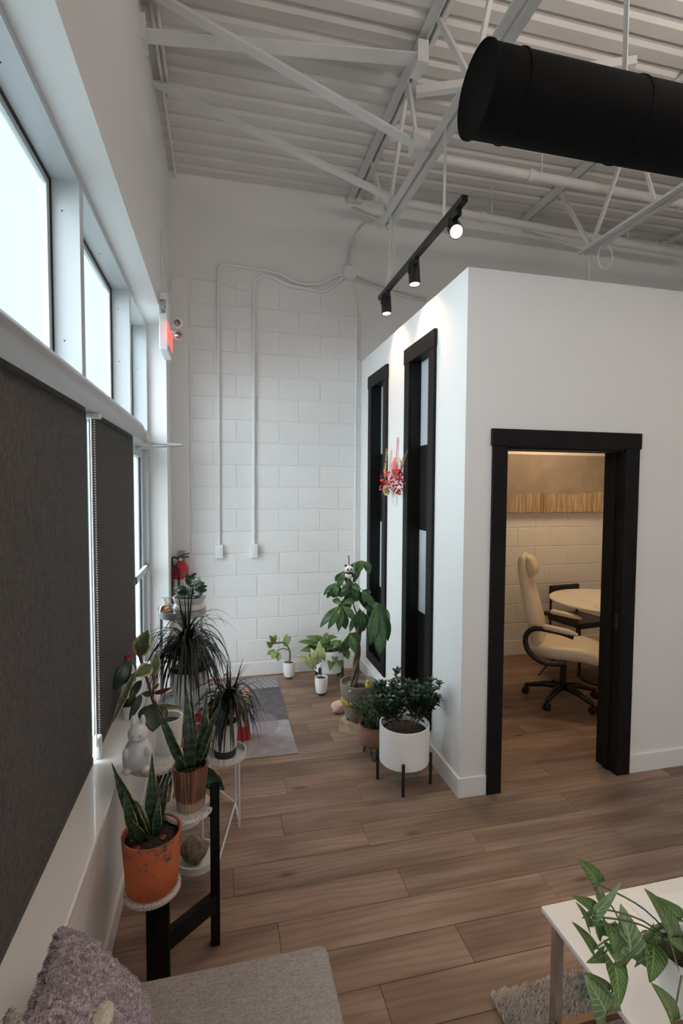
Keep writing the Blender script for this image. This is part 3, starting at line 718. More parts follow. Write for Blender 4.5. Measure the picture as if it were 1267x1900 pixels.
for i in range(44):
    c = V(wx-.02-rnd.random()*.04, wy+.13+rnd.uniform(-.09, .09), 1.83+rnd.uniform(-.06, .10)); d = V(-rnd.random(), rnd.uniform(-1, 1), rnd.uniform(-1, 1)).normalized()*.035
    mb.leaf(c, c+d, .018, 'round', (-1, 0, .2), n=4)
stuff(mb.build('red_petals', redp, t))
mb = MB()
for i in range(60):
    d = V(-abs(rnd.gauss(0, 1)), rnd.gauss(0, 1), rnd.gauss(0, 1)).normalized(); c = V(wx-.03, wy+.09, 1.785)
    mb.leaf(c+d*.02, c+d*.052, .02, 'round', d.orthogonal(), n=3)
stuff(mb.build('cream_bloom', gold, t))
mb = MB()
for i in range(60):
    h = i/60; c = V(wx-.02, wy+.20-.05*h+rnd.uniform(-.012, .012), 1.88+.22*h); d = V(-rnd.random()*.6, rnd.uniform(-1, 1), .7).normalized()
    mb.leaf(c, c+d*.03, .012, 'lance', (-1, 0, 0), n=3)
for i in range(40):
    h = i/40; c = V(wx-.02, wy-.12-.06*h+rnd.uniform(-.01, .01), 1.88+.12*h); d = V(-rnd.random()*.6, rnd.uniform(-1, 1), .7).normalized()
    mb.leaf(c, c+d*.025, .008, 'lance', (-1, 0, 0), n=3)
stuff(mb.build('dried_sprigs', straw, t))
mb = MB()
for k in range(7):
    p = [(wx-.02, wy-.14, 1.90), (wx-.025, wy-.18-.01*k, 1.98), (wx-.02, wy-.20-.016*k, 2.02+.008*k)]; mb.tube(p, .0012, 4); mb.ball(p[2], .005, 6, 4)
stuff(mb.build('seed_twigs', simple('dry_twig', (.20, .15, .10), .8), t))
MB().leaf((wx-.02, wy+.02, 1.77), (wx-.012, wy-.01, 1.66), .03, 'ovate', (-1, 0, .1)).build('ribbon_tail', simple('sheer_ribbon', (.62, .64, .64), .5), t)

# ------------------------------------------------------------------ meeting room contents
# textile wall hanging
t = thing('wall_hanging', 'long framed textile panel with a straw coloured fringe along its lower edge', 'wall art', (3.5, YB, 1.54))
B(2.5, 4.5, YB-.05, YB-.009, 1.545, 2.165).build('panel', simple('taupe_canvas', (.36, .30, .24), .9, var=.15, vs=5, bump=.3, bs=150), t)
mb = MB(); rnd = random.Random(2); x = 2.5
while x < 4.5:
    top = 1.735+.022*noise.noise(V(x*5, 0, 0))+.025*noise.noise(V(x*1.7, 4, 0))+.03*(x-3.0)/1.2
    w = rnd.uniform(.004, .009); yy = YB-.05-rnd.uniform(.004, .016)
    mb.box(x, x+w, yy, YB-.05, 1.545+rnd.uniform(0, .01), top+rnd.uniform(-.008, .01)); x += w
stuff(mb.build('fringe', weave('straw_fringe', (.36, .26, .16, 1), (.68, .55, .38, 1), 130, 130, 5), t))
struct(B(2.5, 4.58, YB-.03, YB-.0005, 2.30, 2.86).build('trim_4', MT['wall']))
# cream swivel chair, facing +x
hx, hy = 2.83, 3.70
ch = thing('office_chair', 'cream leather swivel chair with black arms and a wheeled base', 'chair', (hx, hy, 0))
def cushion(pts_w, mat, name, parent, n=10):
    # pts: list of (centre, right half vector, thickness half vector) -> rounded loft
    mb = MB(); seg = 20; vs = []; fs = []
    m = len(pts_w)
    for i, (c, a, b) in enumerate(pts_w):
        for k in range(seg):
            t = 2*PI*k/seg; cx, sy = math.cos(t), math.sin(t)
            e = .55; cx = math.copysign(abs(cx)**e, cx); sy = math.copysign(abs(sy)**e, sy)
            vs.append(V(c)+V(a)*cx+V(b)*sy)
    for i in range(m-1):
        for k in range(seg): fs.append((i*seg+k, i*seg+(k+1) % seg, (i+1)*seg+(k+1) % seg, (i+1)*seg+k))
    fs.append(tuple(range(seg-1, -1, -1))); fs.append(tuple((m-1)*seg+k for k in range(seg)))
    return mb.add(vs, fs).build(name, mat, parent, smooth=True, sharp=70)
def loft(prof, name, parent, mat):   # prof: (x, z, half width y, thickness along x/z dir)
    rows_ = []
    for i, (x, z, w, th, tx, tz) in enumerate(prof): rows_.append(((hx+x, hy, z), (0, w, 0), (tx*th, 0, tz*th)))
    return cushion(rows_, mat, name, parent)
loft([(-.24, .46, .20, .02, 0, 1), (-.22, .46, .24, .055, 0, 1), (-.05, .455, .255, .065, 0, 1), (.15, .465, .25, .065, 0, 1), (.24, .45, .245, .062, .2, 1), (.29, .43, .22, .035, .4, 1)], 'seat', ch, MT['cream'])
loft([(-.185, .47, .19, .03, 1, .2), (-.20, .52, .22, .05, 1, .2), (-.225, .66, .235, .055, 1, .15), (-.265, .82, .225, .05, 1, .2), (-.31, 1.0, .19, .045, 1, .2), (-.335, 1.12, .165, .04, 1, .15), (-.34, 1.20, .15, .035, 1, .1), (-.335, 1.235, .11, .015, 1, 0)], 'backrest', ch, MT['cream'])
loft([(-.27, 1.045, .10, .015, 1, .2), (-.262, 1.06, .125, .04, 1, .2), (-.27, 1.13, .13, .045, 1, .1), (-.29, 1.20, .12, .035, 1, .1), (-.30, 1.225, .09, .012, 1, 0)], 'headrest', ch, MT['cream'])
for s in (-1, 1):
    yy = hy+s*.29
    ar = MB().tube(smoothpath([(hx+.04, yy-s*.03, .40), (hx-.12, yy, .39), (hx-.24, yy, .46), (hx-.27, yy, .58), (hx-.20, yy, .66), (hx-.02, yy, .655), (hx+.09, yy, .63)], 6), [.022]*37, 8).build('armrest_frame', MT['blackplastic'], ch, smooth=True)
    cushion([((hx-.14, yy, .685), (0, .02, 0), (0, 0, .008)), ((hx-.12, yy, .685), (0, .032, 0), (0, 0, .02)), ((hx+.05, yy, .667), (0, .034, 0), (0, 0, .02)), ((hx+.12, yy, .652), (0, .025, 0), (0, 0, .008))], MT['cream'], 'armrest_pad', ch)
MB().tube([(hx, hy, .09), (hx, hy, .40)], [.03, .026], 14).build('gas_column', MT['blackplastic'], ch, smooth=True, sharp=50)
B(hx-.10, hx+.12, hy-.08, hy+.08, .375, .405).build('seat_plate', MT['blackplastic'], ch)
MB().tube([(hx-.05, hy-.08, .39), (hx-.14, hy-.2, .30), (hx-.17, hy-.22, .25)], .007, 6).build('lever', MT['blackplastic'], ch)
for k in range(5):
    a = 2*PI*k/5+.62; d = V(math.cos(a), math.sin(a), 0)
    lg = MB().tube([V(hx, hy, .12), V(hx, hy, .115)+d*.15, V(hx, hy, .075)+d*.30], [.032, .026, .018], 8).build('base_leg', MT['blackplastic'], ch, smooth=True)
    wv = MB(); sd = V(-d.y, d.x, 0)
    for s in (-1, 1): wv.lathe(V(hx, hy, .03)+d*.30+sd*(s*.014), [(.0, -.009), (.03, -.009), (.03, .009), (0, .009)], 16, axis=sd)
    wv.tube([V(hx, hy, .03)+d*.30, V(hx, hy, .08)+d*.30], .008, 6)
    wv.build('caster', MT['blackplastic'], lg, smooth=True, sharp=40)
ch.rotation_euler = (0, 0, -.72)
# round marble table
tx_, ty_ = 3.56, 4.02
t = thing('meeting_table', 'round white marble table on a black pedestal in the meeting room', 'table', (tx_, ty_, 0))
MB().lathe((tx_, ty_, .735), [(0, 0), (.515, 0), (.53, .008), (.53, .018), (.522, .025), (0, .025)], 56).build('table_top', MT['marble2'], t, smooth=True, sharp=30)
MB().lathe((tx_, ty_, 0), [(.26, 0), (.26, .015), (.05, .03), (.04, .06), (.04, .70), (.12, .734)], 28).build('pedestal', MT['blackplastic'], t, smooth=True, sharp=30)
def black_chair(cx, cy, ang, label):
    t = thing('meeting_chair', label, 'chair', (cx, cy, 0), 'black chairs at the meeting table')
    ca, sa = math.cos(ang), math.sin(ang)
    def w(x, y, z): return V(cx+x*ca-y*sa, cy+x*sa+y*ca, z)
    def bx(c, a, b, d, n, m=MT['blackplastic'], bv=.012):
        MB().obox(w(*c), V(a*ca, a*sa, 0), V(-b*sa, b*ca, 0), V(0, 0, d)).build(n, m, t, bevel=bv)
    bx((0, 0, .445), .22, .22, .03, 'seat'); bx((-.21, 0, .70), .02, .20, .075, 'backrest')
    for s in (-1, 1):
        MB().tube([w(-.19, s*.19, 0), w(-.205, s*.19, .42), w(-.225, s*.17, .70)], .012, 8).build('rear_leg', MT['blackmetal'], t)
        MB().tube([w(.19, s*.19, 0), w(.18, s*.19, .43)], .012, 8).build('front_leg', MT['blackmetal'], t)
    return t
black_chair(3.62, 4.50, -PI/2+.15, 'low backed black chair behind the marble table')
black_chair(3.50, 3.55, PI/2, 'black chair tucked under the marble table beside the swivel chair')

# ------------------------------------------------------------------ measured leaf positions (base, tip, width), metres
RUBBER =[
   ((-0.347, 2.28, 1.072), (-0.306, 2.28, 1.188), 0.069),
   ((-0.291, 2.28, 0.976), (-0.278, 2.33, 1.072), 0.04),
   ((-0.293, 2.28, 1.03), (-0.355, 2.22, 1.008), 0.054),
   ((-0.381, 2.28, 1.07), (-0.446, 2.26, 0.936), 0.054),
   ((-0.358, 2.28, 1.012), (-0.444, 2.23, 0.817), 0.027),
   ((-0.337, 2.28, 0.972), (-0.375, 2.2, 0.906), 0.031),
   ((-0.338, 2.28, 0.911), (-0.379, 2.22, 0.824), 0.031),
   ((-0.292, 2.28, 0.862), (-0.282, 2.19, 0.78), 0.108),
   ((-0.294, 2.28, 0.907), (-0.334, 2.254, 0.921), 0.023),
   ((-0.292, 2.28, 0.928), (-0.263, 2.284, 0.948), 0.019),
   ((-0.288, 2.28, 0.907), (-0.208, 2.267, 0.933), 0.019),
   ((-0.279, 2.28, 0.851), (-0.178, 2.29, 0.83), 0.024),
]
SNAKEC =[
   ((-0.133, 2.0, 0.712), (-0.246, 1.98, 1.003), 0.032),
   ((-0.123, 2.0, 0.711), (-0.136, 2.02, 1.028), 0.044),
   ((-0.105, 2.03, 0.703), (-0.118, 2.05, 0.993), 0.034),
   ((-0.101, 2.04, 0.697), (-0.059, 2.08, 0.991), 0.035),
   ((-0.103, 2.0, 0.736), (-0.008, 2.02, 0.947), 0.028),
   ((-0.084, 2.03, 0.722), (-0.021, 2.06, 0.916), 0.033),
   ((-0.071, 2.0, 0.726), (0.008, 1.97, 0.623), 0.063),
   ((-0.137, 2.0, 0.713), (-0.181, 1.98, 0.792), 0.033),
]
SNAKEO =[
   ((-0.265, 1.87, 0.563), (-0.374, 1.85, 0.844), 0.041),
   ((-0.252, 1.89, 0.547), (-0.248, 1.9, 0.838), 0.043),
   ((-0.242, 1.89, 0.546), (-0.187, 1.92, 0.765), 0.03),
   ((-0.298, 1.85, 0.566), (-0.336, 1.84, 0.763), 0.034),
   ((-0.269, 1.87, 0.573), (-0.328, 1.87, 0.726), 0.053),
]
TREE =[
   ((0.831, 3.47, 0.97), (0.661, 3.41, 0.83), 0.049),
   ((0.831, 3.47, 0.97), (0.709, 3.37, 0.827), 0.048),
   ((0.831, 3.47, 0.97), (0.79, 3.39, 0.801), 0.049),
   ((0.831, 3.47, 0.97), (0.907, 3.41, 0.865), 0.049),
   ((0.831, 3.47, 0.97), (0.778, 3.53, 0.998), 0.047),
   ((0.831, 3.47, 0.97), (0.942, 3.5, 0.985), 0.043),
   ((0.836, 3.49, 0.965), (0.87, 3.51, 0.778), 0.054),
   ((1.1, 3.51, 0.968), (1.024, 3.41, 0.68), 0.077),
   ((1.1, 3.51, 0.968), (1.098, 3.39, 0.588), 0.092),
   ((1.1, 3.51, 0.968), (1.187, 3.49, 0.677), 0.071),
   ((1.1, 3.51, 0.968), (1.069, 3.59, 0.675), 0.073),
   ((1.1, 3.51, 0.968), (1.235, 3.61, 0.762), 0.041),
   ((1.003, 3.58, 1.266), (0.933, 3.53, 1.212), 0.031),
   ((1.003, 3.58, 1.266), (0.958, 3.49, 1.19), 0.039),
   ((1.003, 3.58, 1.266), (1.076, 3.63, 1.167), 0.045),
   ((0.918, 3.55, 1.102), (0.83, 3.5, 1.045), 0.039),
   ((0.918, 3.55, 1.102), (0.966, 3.47, 1.057), 0.042),
   ((0.918, 3.55, 1.102), (1.057, 3.6, 0.889), 0.052),
   ((0.918, 3.55, 1.102), (0.956, 3.52, 0.984), 0.043),
   ((0.918, 3.55, 1.102), (0.889, 3.61, 0.943), 0.04),
   ((0.888, 3.47, 0.761), (0.855, 3.43, 0.666), 0.042),
   ((0.888, 3.47, 0.761), (0.908, 3.39, 0.641), 0.057),
   ((0.888, 3.47, 0.761), (0.982, 3.49, 0.706), 0.047),
   ((0.802, 3.57, 1.107), (0.71, 3.53, 1.028), 0.031),
   ((0.802, 3.57, 1.107), (0.749, 3.6, 0.992), 0.032),
   ((0.802, 3.57, 1.107), (0.79, 3.55, 1.068), 0.023),
   ((0.866, 3.57, 1.192), (0.813, 3.6, 1.113), 0.043),
   ((0.997, 3.58, 0.905), (0.957, 3.55, 0.762), 0.051),
   ((0.997, 3.58, 0.905), (1.054, 3.6, 0.767), 0.052),
   ((0.997, 3.58, 0.905), (0.997, 3.5, 0.758), 0.055),
   ((0.904, 3.57, 1.012), (0.829, 3.6, 1.037), 0.036),
   ((1.01, 3.57, 1.047), (1.085, 3.6, 1.018), 0.032),
]
CALA =[
   ((0.857, 4.5, 0.346), (0.68, 4.45, 0.412), 0.058),
   ((0.882, 4.5, 0.369), (0.764, 4.54, 0.43), 0.054),
   ((0.867, 4.5, 0.32), (0.694, 4.41, 0.346), 0.062),
   ((0.907, 4.5, 0.367), (0.838, 4.56, 0.429), 0.055),
   ((0.897, 4.5, 0.343), (0.766, 4.38, 0.316), 0.057),
   ((0.882, 4.5, 0.319), (0.746, 4.37, 0.239), 0.067),
   ((0.928, 4.5, 0.391), (0.948, 4.55, 0.451), 0.05),
   ((0.984, 4.5, 0.312), (1.082, 4.55, 0.366), 0.06),
   ((0.999, 4.5, 0.311), (1.099, 4.45, 0.295), 0.064),
   ((0.999, 4.5, 0.296), (0.978, 4.36, 0.244), 0.058),
   ((1.019, 4.5, 0.259), (1.043, 4.36, 0.18), 0.063),
   ((0.984, 4.5, 0.262), (0.937, 4.35, 0.182), 0.058),
   ((1.009, 4.5, 0.32), (1.153, 4.5, 0.326), 0.06),
   ((0.948, 4.5, 0.365), (0.957, 4.45, 0.439), 0.044),
   ((1.111, 4.5, 0.303), (1.13, 4.45, 0.232), 0.054),
]
PALE =[
   ((0.833, 4.27, 0.228), (0.635, 4.24, 0.362), 0.074),
   ((0.833, 4.27, 0.228), (0.761, 4.32, 0.384), 0.066),
   ((0.833, 4.27, 0.252), (0.823, 4.27, 0.457), 0.07),
   ((0.833, 4.27, 0.228), (0.715, 4.19, 0.349), 0.055),
   ((0.843, 4.27, 0.266), (0.873, 4.33, 0.383), 0.052),
]
SMALL =[
   ((0.586, 4.7, 0.302), (0.598, 4.715, 0.41), 0.056),
   ((0.485, 4.7, 0.335), (0.43, 4.648, 0.43), 0.045),
   ((0.459, 4.7, 0.311), (0.404, 4.642, 0.373), 0.045),
   ((0.485, 4.7, 0.283), (0.423, 4.74, 0.234), 0.041),
   ((0.495, 4.7, 0.267), (0.456, 4.671, 0.208), 0.045),
   ((0.525, 4.7, 0.255), (0.511, 4.668, 0.184), 0.045),
   ((0.576, 4.7, 0.328), (0.634, 4.759, 0.374), 0.041),
   ((0.475, 4.7, 0.361), (0.494, 4.696, 0.422), 0.035),
]
JADEC =[
   ((1.068, 2.87, 0.443), (1.041, 2.89, 0.659), 0.0),
   ((1.009, 2.87, 0.442), (0.928, 2.869, 0.6), 0.0),
   ((0.964, 2.87, 0.43), (0.894, 2.878, 0.549), 0.0),
   ((1.155, 2.87, 0.461), (1.251, 2.849, 0.61), 0.0),
   ((1.148, 2.87, 0.462), (1.157, 2.878, 0.559), 0.0),
   ((1.173, 2.87, 0.453), (1.315, 2.892, 0.471), 0.0),
   ((1.033, 2.87, 0.406), (0.988, 2.871, 0.51), 0.0),
]
ARROW =[
   ((0.893, 1.02, 0.833), (0.837, 1.02, 0.903), 0.039),
   ((0.88, 1.02, 0.753), (0.936, 1.0, 0.837), 0.022),
   ((0.882, 1.02, 0.777), (0.825, 1.02, 0.814), 0.022),
   ((0.873, 1.02, 0.73), (0.836, 1.02, 0.794), 0.017),
   ((0.888, 1.02, 0.666), (0.829, 1.02, 0.744), 0.024),
   ((1.002, 1.02, 0.619), (0.994, 1.05, 0.728), 0.064),
   ((1.067, 1.02, 0.638), (1.008, 0.97, 0.61), 0.051),
   ((0.951, 1.02, 0.613), (0.909, 0.96, 0.581), 0.043),
   ((0.932, 1.02, 0.49), (0.869, 1.02, 0.595), 0.064),
   ((0.937, 1.02, 0.548), (0.87, 1.02, 0.609), 0.021),
   ((1.131, 1.02, 0.617), (1.041, 1.02, 0.782), 0.068),
   ((1.048, 0.94, 0.522), (0.986, 0.94, 0.629), 0.051),
   ((0.931, 1.04, 0.676), (0.926, 1.07, 0.708), 0.031),
   ((0.949, 1.04, 0.701), (0.928, 1.0, 0.672), 0.032),
   ((1.261, 1.12, 0.584), (1.192, 1.14, 0.645), 0.037),
   ((1.112, 1.06, 0.621), (1.016, 1.02, 0.598), 0.027),
   ((0.945, 1.05, 0.614), (0.872, 1.02, 0.637), 0.024),
   ((0.936, 1.02, 0.669), (0.926, 0.99, 0.658), 0.029),
   ((1.189, 1.04, 0.571), (1.083, 1.0, 0.667), 0.041),
   ((0.926, 1.05, 0.775), (0.935, 1.04, 0.746), 0.02),
]

# ------------------------------------------------------------------ pots and plants
def pot_prof(r0, r1, h, lip=.006): return [(0, 0), (r0*.92, 0), (r0, .008), (r1, h), (r1-lip, h), (r1-lip-.002, h-.025), (0, h-.03)]
def plain_pot(t, c, r0, r1, h, mat, rib=0, ribn=0, n=36, name='pot'):
    p = MB().lathe(c, [(0, 0), (r0*.92, 0), (r0, .008), (r0+(r1-r0)*.5, h*.5), (r1, h), (r1-.007, h), (r1-.010, h-.05), (r0*.8, h-.055), (0, h-.055)], n, rib, ribn).build(name, mat, t, smooth=True, sharp=45)
    s = MB().lathe((c[0], c[1], c[2]+h-.026), [(r1-.010, 0), (r1*.6, .006), (0, .010)], 24).build('soil', MT['soil'], t, smooth=True)
    return p
def leaves(t, tab, mat, shape, face=(0, -.6, .8), bow=.12, fold=.25, jit=.35, mats=None, seed=1, stalk=None, wave=0, ln=1.0, wd=1.0):
    r = random.Random(seed); out = []
    for i, (b, tp, w) in enumerate(tab):
        f = V(face)+V(r.uniform(-jit, jit), r.uniform(-jit, jit), r.uniform(-jit, jit))
        b, tp = V(b), V(tp); tp = b+(tp-b)*ln
        o = MB().leaf(b, tp, w*wd, shape, f, bow*r.uniform(.5, 1.3), fold, wave=wave).build('leaf', (mats or {}).get(i, mat), t, smooth=True)
        md = o.modifiers.new('thickness', 'SOLIDIFY'); md.thickness = .0012
        out.append(o)
    return out

# --- doormat
def matmat():
    m, nt, b = newmat('doormat_print'); p = sep(nt, tc(nt)); x, y = p[0], p[1]
    v = tc(nt); nz = ntex(nt, v, 12, 5)
    light = mixc(nt, sstep(nt, nz, .3, .7), (.36, .325, .345, 1), (.27, .24, .26, 1)); dark = mixc(nt, sstep(nt, nz, .3, .7), (.13, .115, .125, 1), (.09, .08, .088, 1))
    c = mixc(nt, mth(nt, 'GREATER_THAN', y, .51), light, dark)
    st = mth(nt, 'GREATER_THAN', mth(nt, 'SINE', mth(nt, 'MULTIPLY', mth(nt, 'ADD', x, mth(nt, 'MULTIPLY', y, .4)), 130.)), 0.)
    c = mixc(nt, mth(nt, 'GREATER_THAN', y, 1.17), c, mixc(nt, st, (.24, .22, .23, 1), (.33, .31, .32, 1)))
    d = mth(nt, 'SQRT', mth(nt, 'ADD', mth(nt, 'POWER', mth(nt, 'ADD', x, .32), 2.), mth(nt, 'POWER', mth(nt, 'SUBTRACT', y, .48), 2.)))
    inc = mth(nt, 'MULTIPLY', mth(nt, 'LESS_THAN', d, .24), .6)
    c = mixc(nt, inc, c, (.19, .165, .185, 1))
    nt.links.new(c, b.inputs['Base Color']); b.inputs['Roughness'].default_value = .95; setbump(nt, b, ntex(nt, v, 250, 2), .3); return m
tag(B(-.33, .50, 3.325, 4.735, 0, .007).build('doormat', matmat(), None, (.50, 3.325, 0)), 'flat grey and lilac doormat with a circle print by the glass door', 'doormat')

# --- wooden stand with three terrazzo discs
st = thing('plant_stand', 'black wooden plant stand with three terrazzo discs', 'plant stand', (-.15, 2.0, 0))
B(-.262, -.222, 1.80, 1.85, 0, .352).build('post', MT['black'], st, bevel=.003)
B(-.218, -.185, 1.80, 1.84, 0, .352).build('post', MT['black'], st, bevel=.003)
B(-.048, -.012, 1.965, 2.0, 0, .652).build('post', MT['black'], st, bevel=.003)
B(-.285, -.25, 2.09, 2.125, 0, .637).build('post', MT['black'], st, bevel=.003)
MB().bar((-.205, 1.822, .185), (-.03, 1.982, .175), .03, .065).build('crossbar', MT['black'], st)
MB().bar((-.205, 1.822, .30), (-.268, 2.10, .30), .03, .05).build('crossbar', MT['black'], st)
B(-.155, -.012, 1.97, 1.995, .525, .548).build('shelf_arm', MT['black'], st)
for cx, cy, cz, r in ((-.247, 1.865, .352, .098), (-.128, 1.99, .548, .092), (-.273, 2.215, .637, .120)):
    MB().lathe((cx, cy, cz), [(0, 0), (r*.96, 0), (r, .004), (r, .014), (r*.97, .018), (0, .018)], 40).build('terrazzo_disc', MT['terrazzo'], st, smooth=True, sharp=35)
# --- orange pot with snake plant
def orange():
    m, nt, b = newmat('terracotta_orange'); v = tc(nt); p = sep(nt, v)
    nz = ntex(nt, v, 16, 5, .7); sp = ntex(nt, v, 120, 2)
    hmask = sstep(nt, p[2], .08, .17)
    f = mth(nt, 'MULTIPLY', sstep(nt, mth(nt, 'ADD', nz, mth(nt, 'MULTIPLY', hmask, .16)), .60, .72), mth(nt, 'ADD', .35, sstep(nt, sp, .4, .6)), clamp=True)
    nt.links.new(mixc(nt, f, (.60, .145, .055, 1), (.10, .095, .07, 1)), b.inputs['Base Color']); b.inputs['Roughness'].default_value = .7; setbump(nt, b, sp, .15); return m
t = thing('snake_plant', 'snake plant in a round orange pot with grey patches', 'potted plant', (-.247, 1.865, .370), 'snake plants')
plain_pot(t, (-.247, 1.865, .370), .088, .102, .200, orange())
leaves(t, [(V(b)-V(0, 0, .03), tp, w) for b, tp, w in SNAKEO], MT['lf_snake'], 'strap', (.2, -1, .25), .06, .35, wave=.03, wd=1.15)
leaves(t, [((-.262, 1.85, .54), (-.30, 1.80, .66), .034), ((-.235, 1.87, .54), (-.225, 1.88, .70), .03), ((-.285, 1.86, .54), (-.325, 1.83, .64), .03)], MT['lf_snake'], 'strap', (.2, -1, .25), .1, .35)
for c in ((-.285, 1.815, .545), (-.205, 1.85, .548)): MB().ball(c, .012, 10, 6, (1, 1, .8), wob=.5).build('red_pebble', simple('orange_pebble', (.52, .08, .03), .4), t)
# --- ribbed copper pot with snake plant
def copper():
    m, nt, b = newmat('ribbed_copper_glaze'); p = sep(nt, tc(nt)); nz = ntex(nt, tc(nt), 30, 3)
    f = sstep(nt, mth(nt, 'ADD', p[2], mth(nt, 'MULTIPLY', nz, .03)), .050, .060)
    top = mixc(nt, sstep(nt, ntex(nt, scl(nt, tc(nt), (60, 60, 2)), 1, 2), .35, .65), (.32, .16, .09, 1), (.16, .075, .045, 1))
    nt.links.new(mixc(nt, f, (.42, .30, .22, 1), top), b.inputs['Base Color']); b.inputs['Roughness'].default_value = .38
    b.inputs['Metallic'].default_value = .25; return m
t = thing('snake_plant', 'tall snake plant in a ribbed copper coloured pot', 'potted plant', (-.120, 1.99, .566), 'snake plants')
plain_pot(t, (-.120, 1.99, .566), .052, .066, .165, copper(), .025, 30, 120)
leaves(t, [(V(b)-V(0, 0, .03), tp, w) for b, tp, w in SNAKEC], MT['lf_snake'], 'strap', (.15, -1, .3), .07, .3, wave=.02, wd=1.15)
MB().ball((-.088, 1.955, .715), .013, 10, 6, (1, 1, .8), wob=.5).build('red_pebble', simple('orange_stone', (.50, .08, .03), .4), t)
# --- white ceramic rabbit-like figurine
cer = simple('white_ceramic', (.72, .74, .75), .35)
t = thing('ceramic_figurine', 'rounded white ceramic animal figurine on the rear terrazzo disc', 'figurine', (-.335, 2.155, .655))
MB().lathe((-.335, 2.155, .655), [(0, 0), (.045, 0), (.058, .02), (.060, .05), (.052, .085), (.042, .105), (.034, .115), (.030, .118), (.026, .12), (0, .121)], 28).build('body', cer, t, smooth=True, sharp=60)
MB().ball((-.333, 2.148, .800), .040, 22, 14, (1, .95, 1.0)).build('head', cer, t, smooth=True)
for s in (-1, 1):
    MB().ball((-.333+s*.018, 2.155, .845), .014, 12, 8, (.8, .6, 2.0)).build('ear', cer, t, smooth=True)
    MB().ball((-.333+s*.042, 2.115, .735), .016, 12, 8, (.8, .8, 1.5)).build('arm', cer, t, smooth=True)
    MB().ball((-.335+s*.034, 2.11, .668), .019, 12, 8, (1.0, 1.2, .7)).build('foot', cer, t, smooth=True)
    MB().ball((-.333+s*.014, 2.111, .805), .0045, 8, 6).build('eye', simple('grey_glaze', (.40, .42, .43), .3), t)
MB().ball((-.333, 2.112, .790), .007, 10, 6, (1.4, .6, .8)).build('muzzle', cer, t, smooth=True)
# --- rubber plant
t = thing('rubber_plant', 'variegated rubber plant in a plain white pot', 'potted plant', (-.225, 2.275, .655))
plain_pot(t, (-.228, 2.268, .655), .052, .062, .150, MT['pot'])
MB().tube(smoothpath([(-.24, 2.27, .77), (-.27, 2.28, .83), (-.292, 2.28, .88), (-.308, 2.28, .95), (-.33, 2.28, 1.03), (-.345, 2.28, 1.09)], 5), [.0065]*26, 8).build('stem', MT['redstem'], t, smooth=True)
MB().tube(smoothpath([(-.292, 2.28, .88), (-.288, 2.29, .96), (-.283, 2.31, 1.02)], 5), .0045, 7).build('branch', MT['redstem'], t, smooth=True)
leaves(t, RUBBER, MT['lf_rub'], 'ovate', (.25, -1, .35), .10, .18, .25, {7: MT['lf_rubdark'], 6: MT['lf_rubdark'], 3: MT['lf_rubdark'], 5: MT['lf_rubdark'], 10: MT['lf_red'], 8: MT['lf_rubdark']}, wd=1.12)
MB().tube([(-.345, 2.28, 1.09), (-.352, 2.275, 1.13), (-.355, 2.27, 1.165)], [.006, .005, .001], 7).build('leaf_bud', MT['lf_red'], t)
# --- spray bottle on the sill
t = thing('spray_bottle', 'white bottle with black bands on the window sill behind the rubber plant', 'bottle', (-.475, 2.78, .597))
MB().lathe((-.475, 2.78, .597), [(0, 0), (.034, 0), (.036, .01), (.036, .24), (.028, .27), (.014, .285), (.014, .30), (0, .30)], 20).build('body', MT['whiteplastic'], t, smooth=True, sharp=50)
for z in (.665, .79): MB().lathe((-.475, 2.78, z), [(.0368, 0), (.0368, .045)], 20).build('band', MT['blackplastic'], t, smooth=True, sharp=50)
MB().lathe((-.475, 2.78, .897), [(.017, 0), (.017, .03), (0, .03)], 14).build('cap', MT['red'], t, smooth=True, sharp=40)
# --- white metal tiered stand
st = thing('tiered_plant_stand', 'white metal tiered plant stand with round trays', 'plant stand', (-.08, 2.6, 0))
TR = [(-.115, 2.30, .118, .098), (-.19, 2.47, .212, .095), (.022, 2.74, .352, .105), (-.18, 2.95, .575, .165)]
for cx, cy, cz, r in TR:
    MB().lathe((cx, cy, cz), [(0, 0), (r, 0), (r, .032), (r-.006, .032), (r-.006, .004), (0, .004)], 44).build('tray', MT['whitemetal'], st, smooth=True, sharp=35)
def rod(a, b, r=.006): return MB().tube([a, b], r, 8).build('leg', MT['whitemetal'], st, smooth=True, sharp=60)
rod((-.205, 2.282, 0), (-.205, 2.282, .14)); rod((-.03, 2.34, 0), (-.03, 2.34, .15)); rod((.070, 2.826, 0), (.070, 2.826, .37)); rod((.085, 2.66, 0), (.085, 2.66, .37))
rod((-.285, 3.06, 0), (-.285, 3.06, .59)); rod((-.075, 3.06, 0), (-.075, 3.06, .59)); rod((-.18, 2.785, 0), (-.18, 2.785, .59)); rod((-.095, 2.47, 0), (-.095, 2.47, .23)); rod((-.28, 2.47, 0), (-.28, 2.47, .23))
for a, b in (((.070, 2.826, .03), (-.03, 2.34, .03)), ((-.205, 2.282, .03), (-.28, 2.47, .03)), ((-.28, 2.47, .03), (-.285, 3.06, .03)), ((.07, 2.826, .03), (-.075, 3.06, .03)), ((-.03, 2.34, .03), (-.095, 2.47, .03)), ((.07, 2.826, .03), (.085, 2.66, .03)), ((-.18, 2.785, .03), (-.28, 2.47, .03))):
    MB().tube([a, b], .005, 6).build('brace', MT['whitemetal'], st)
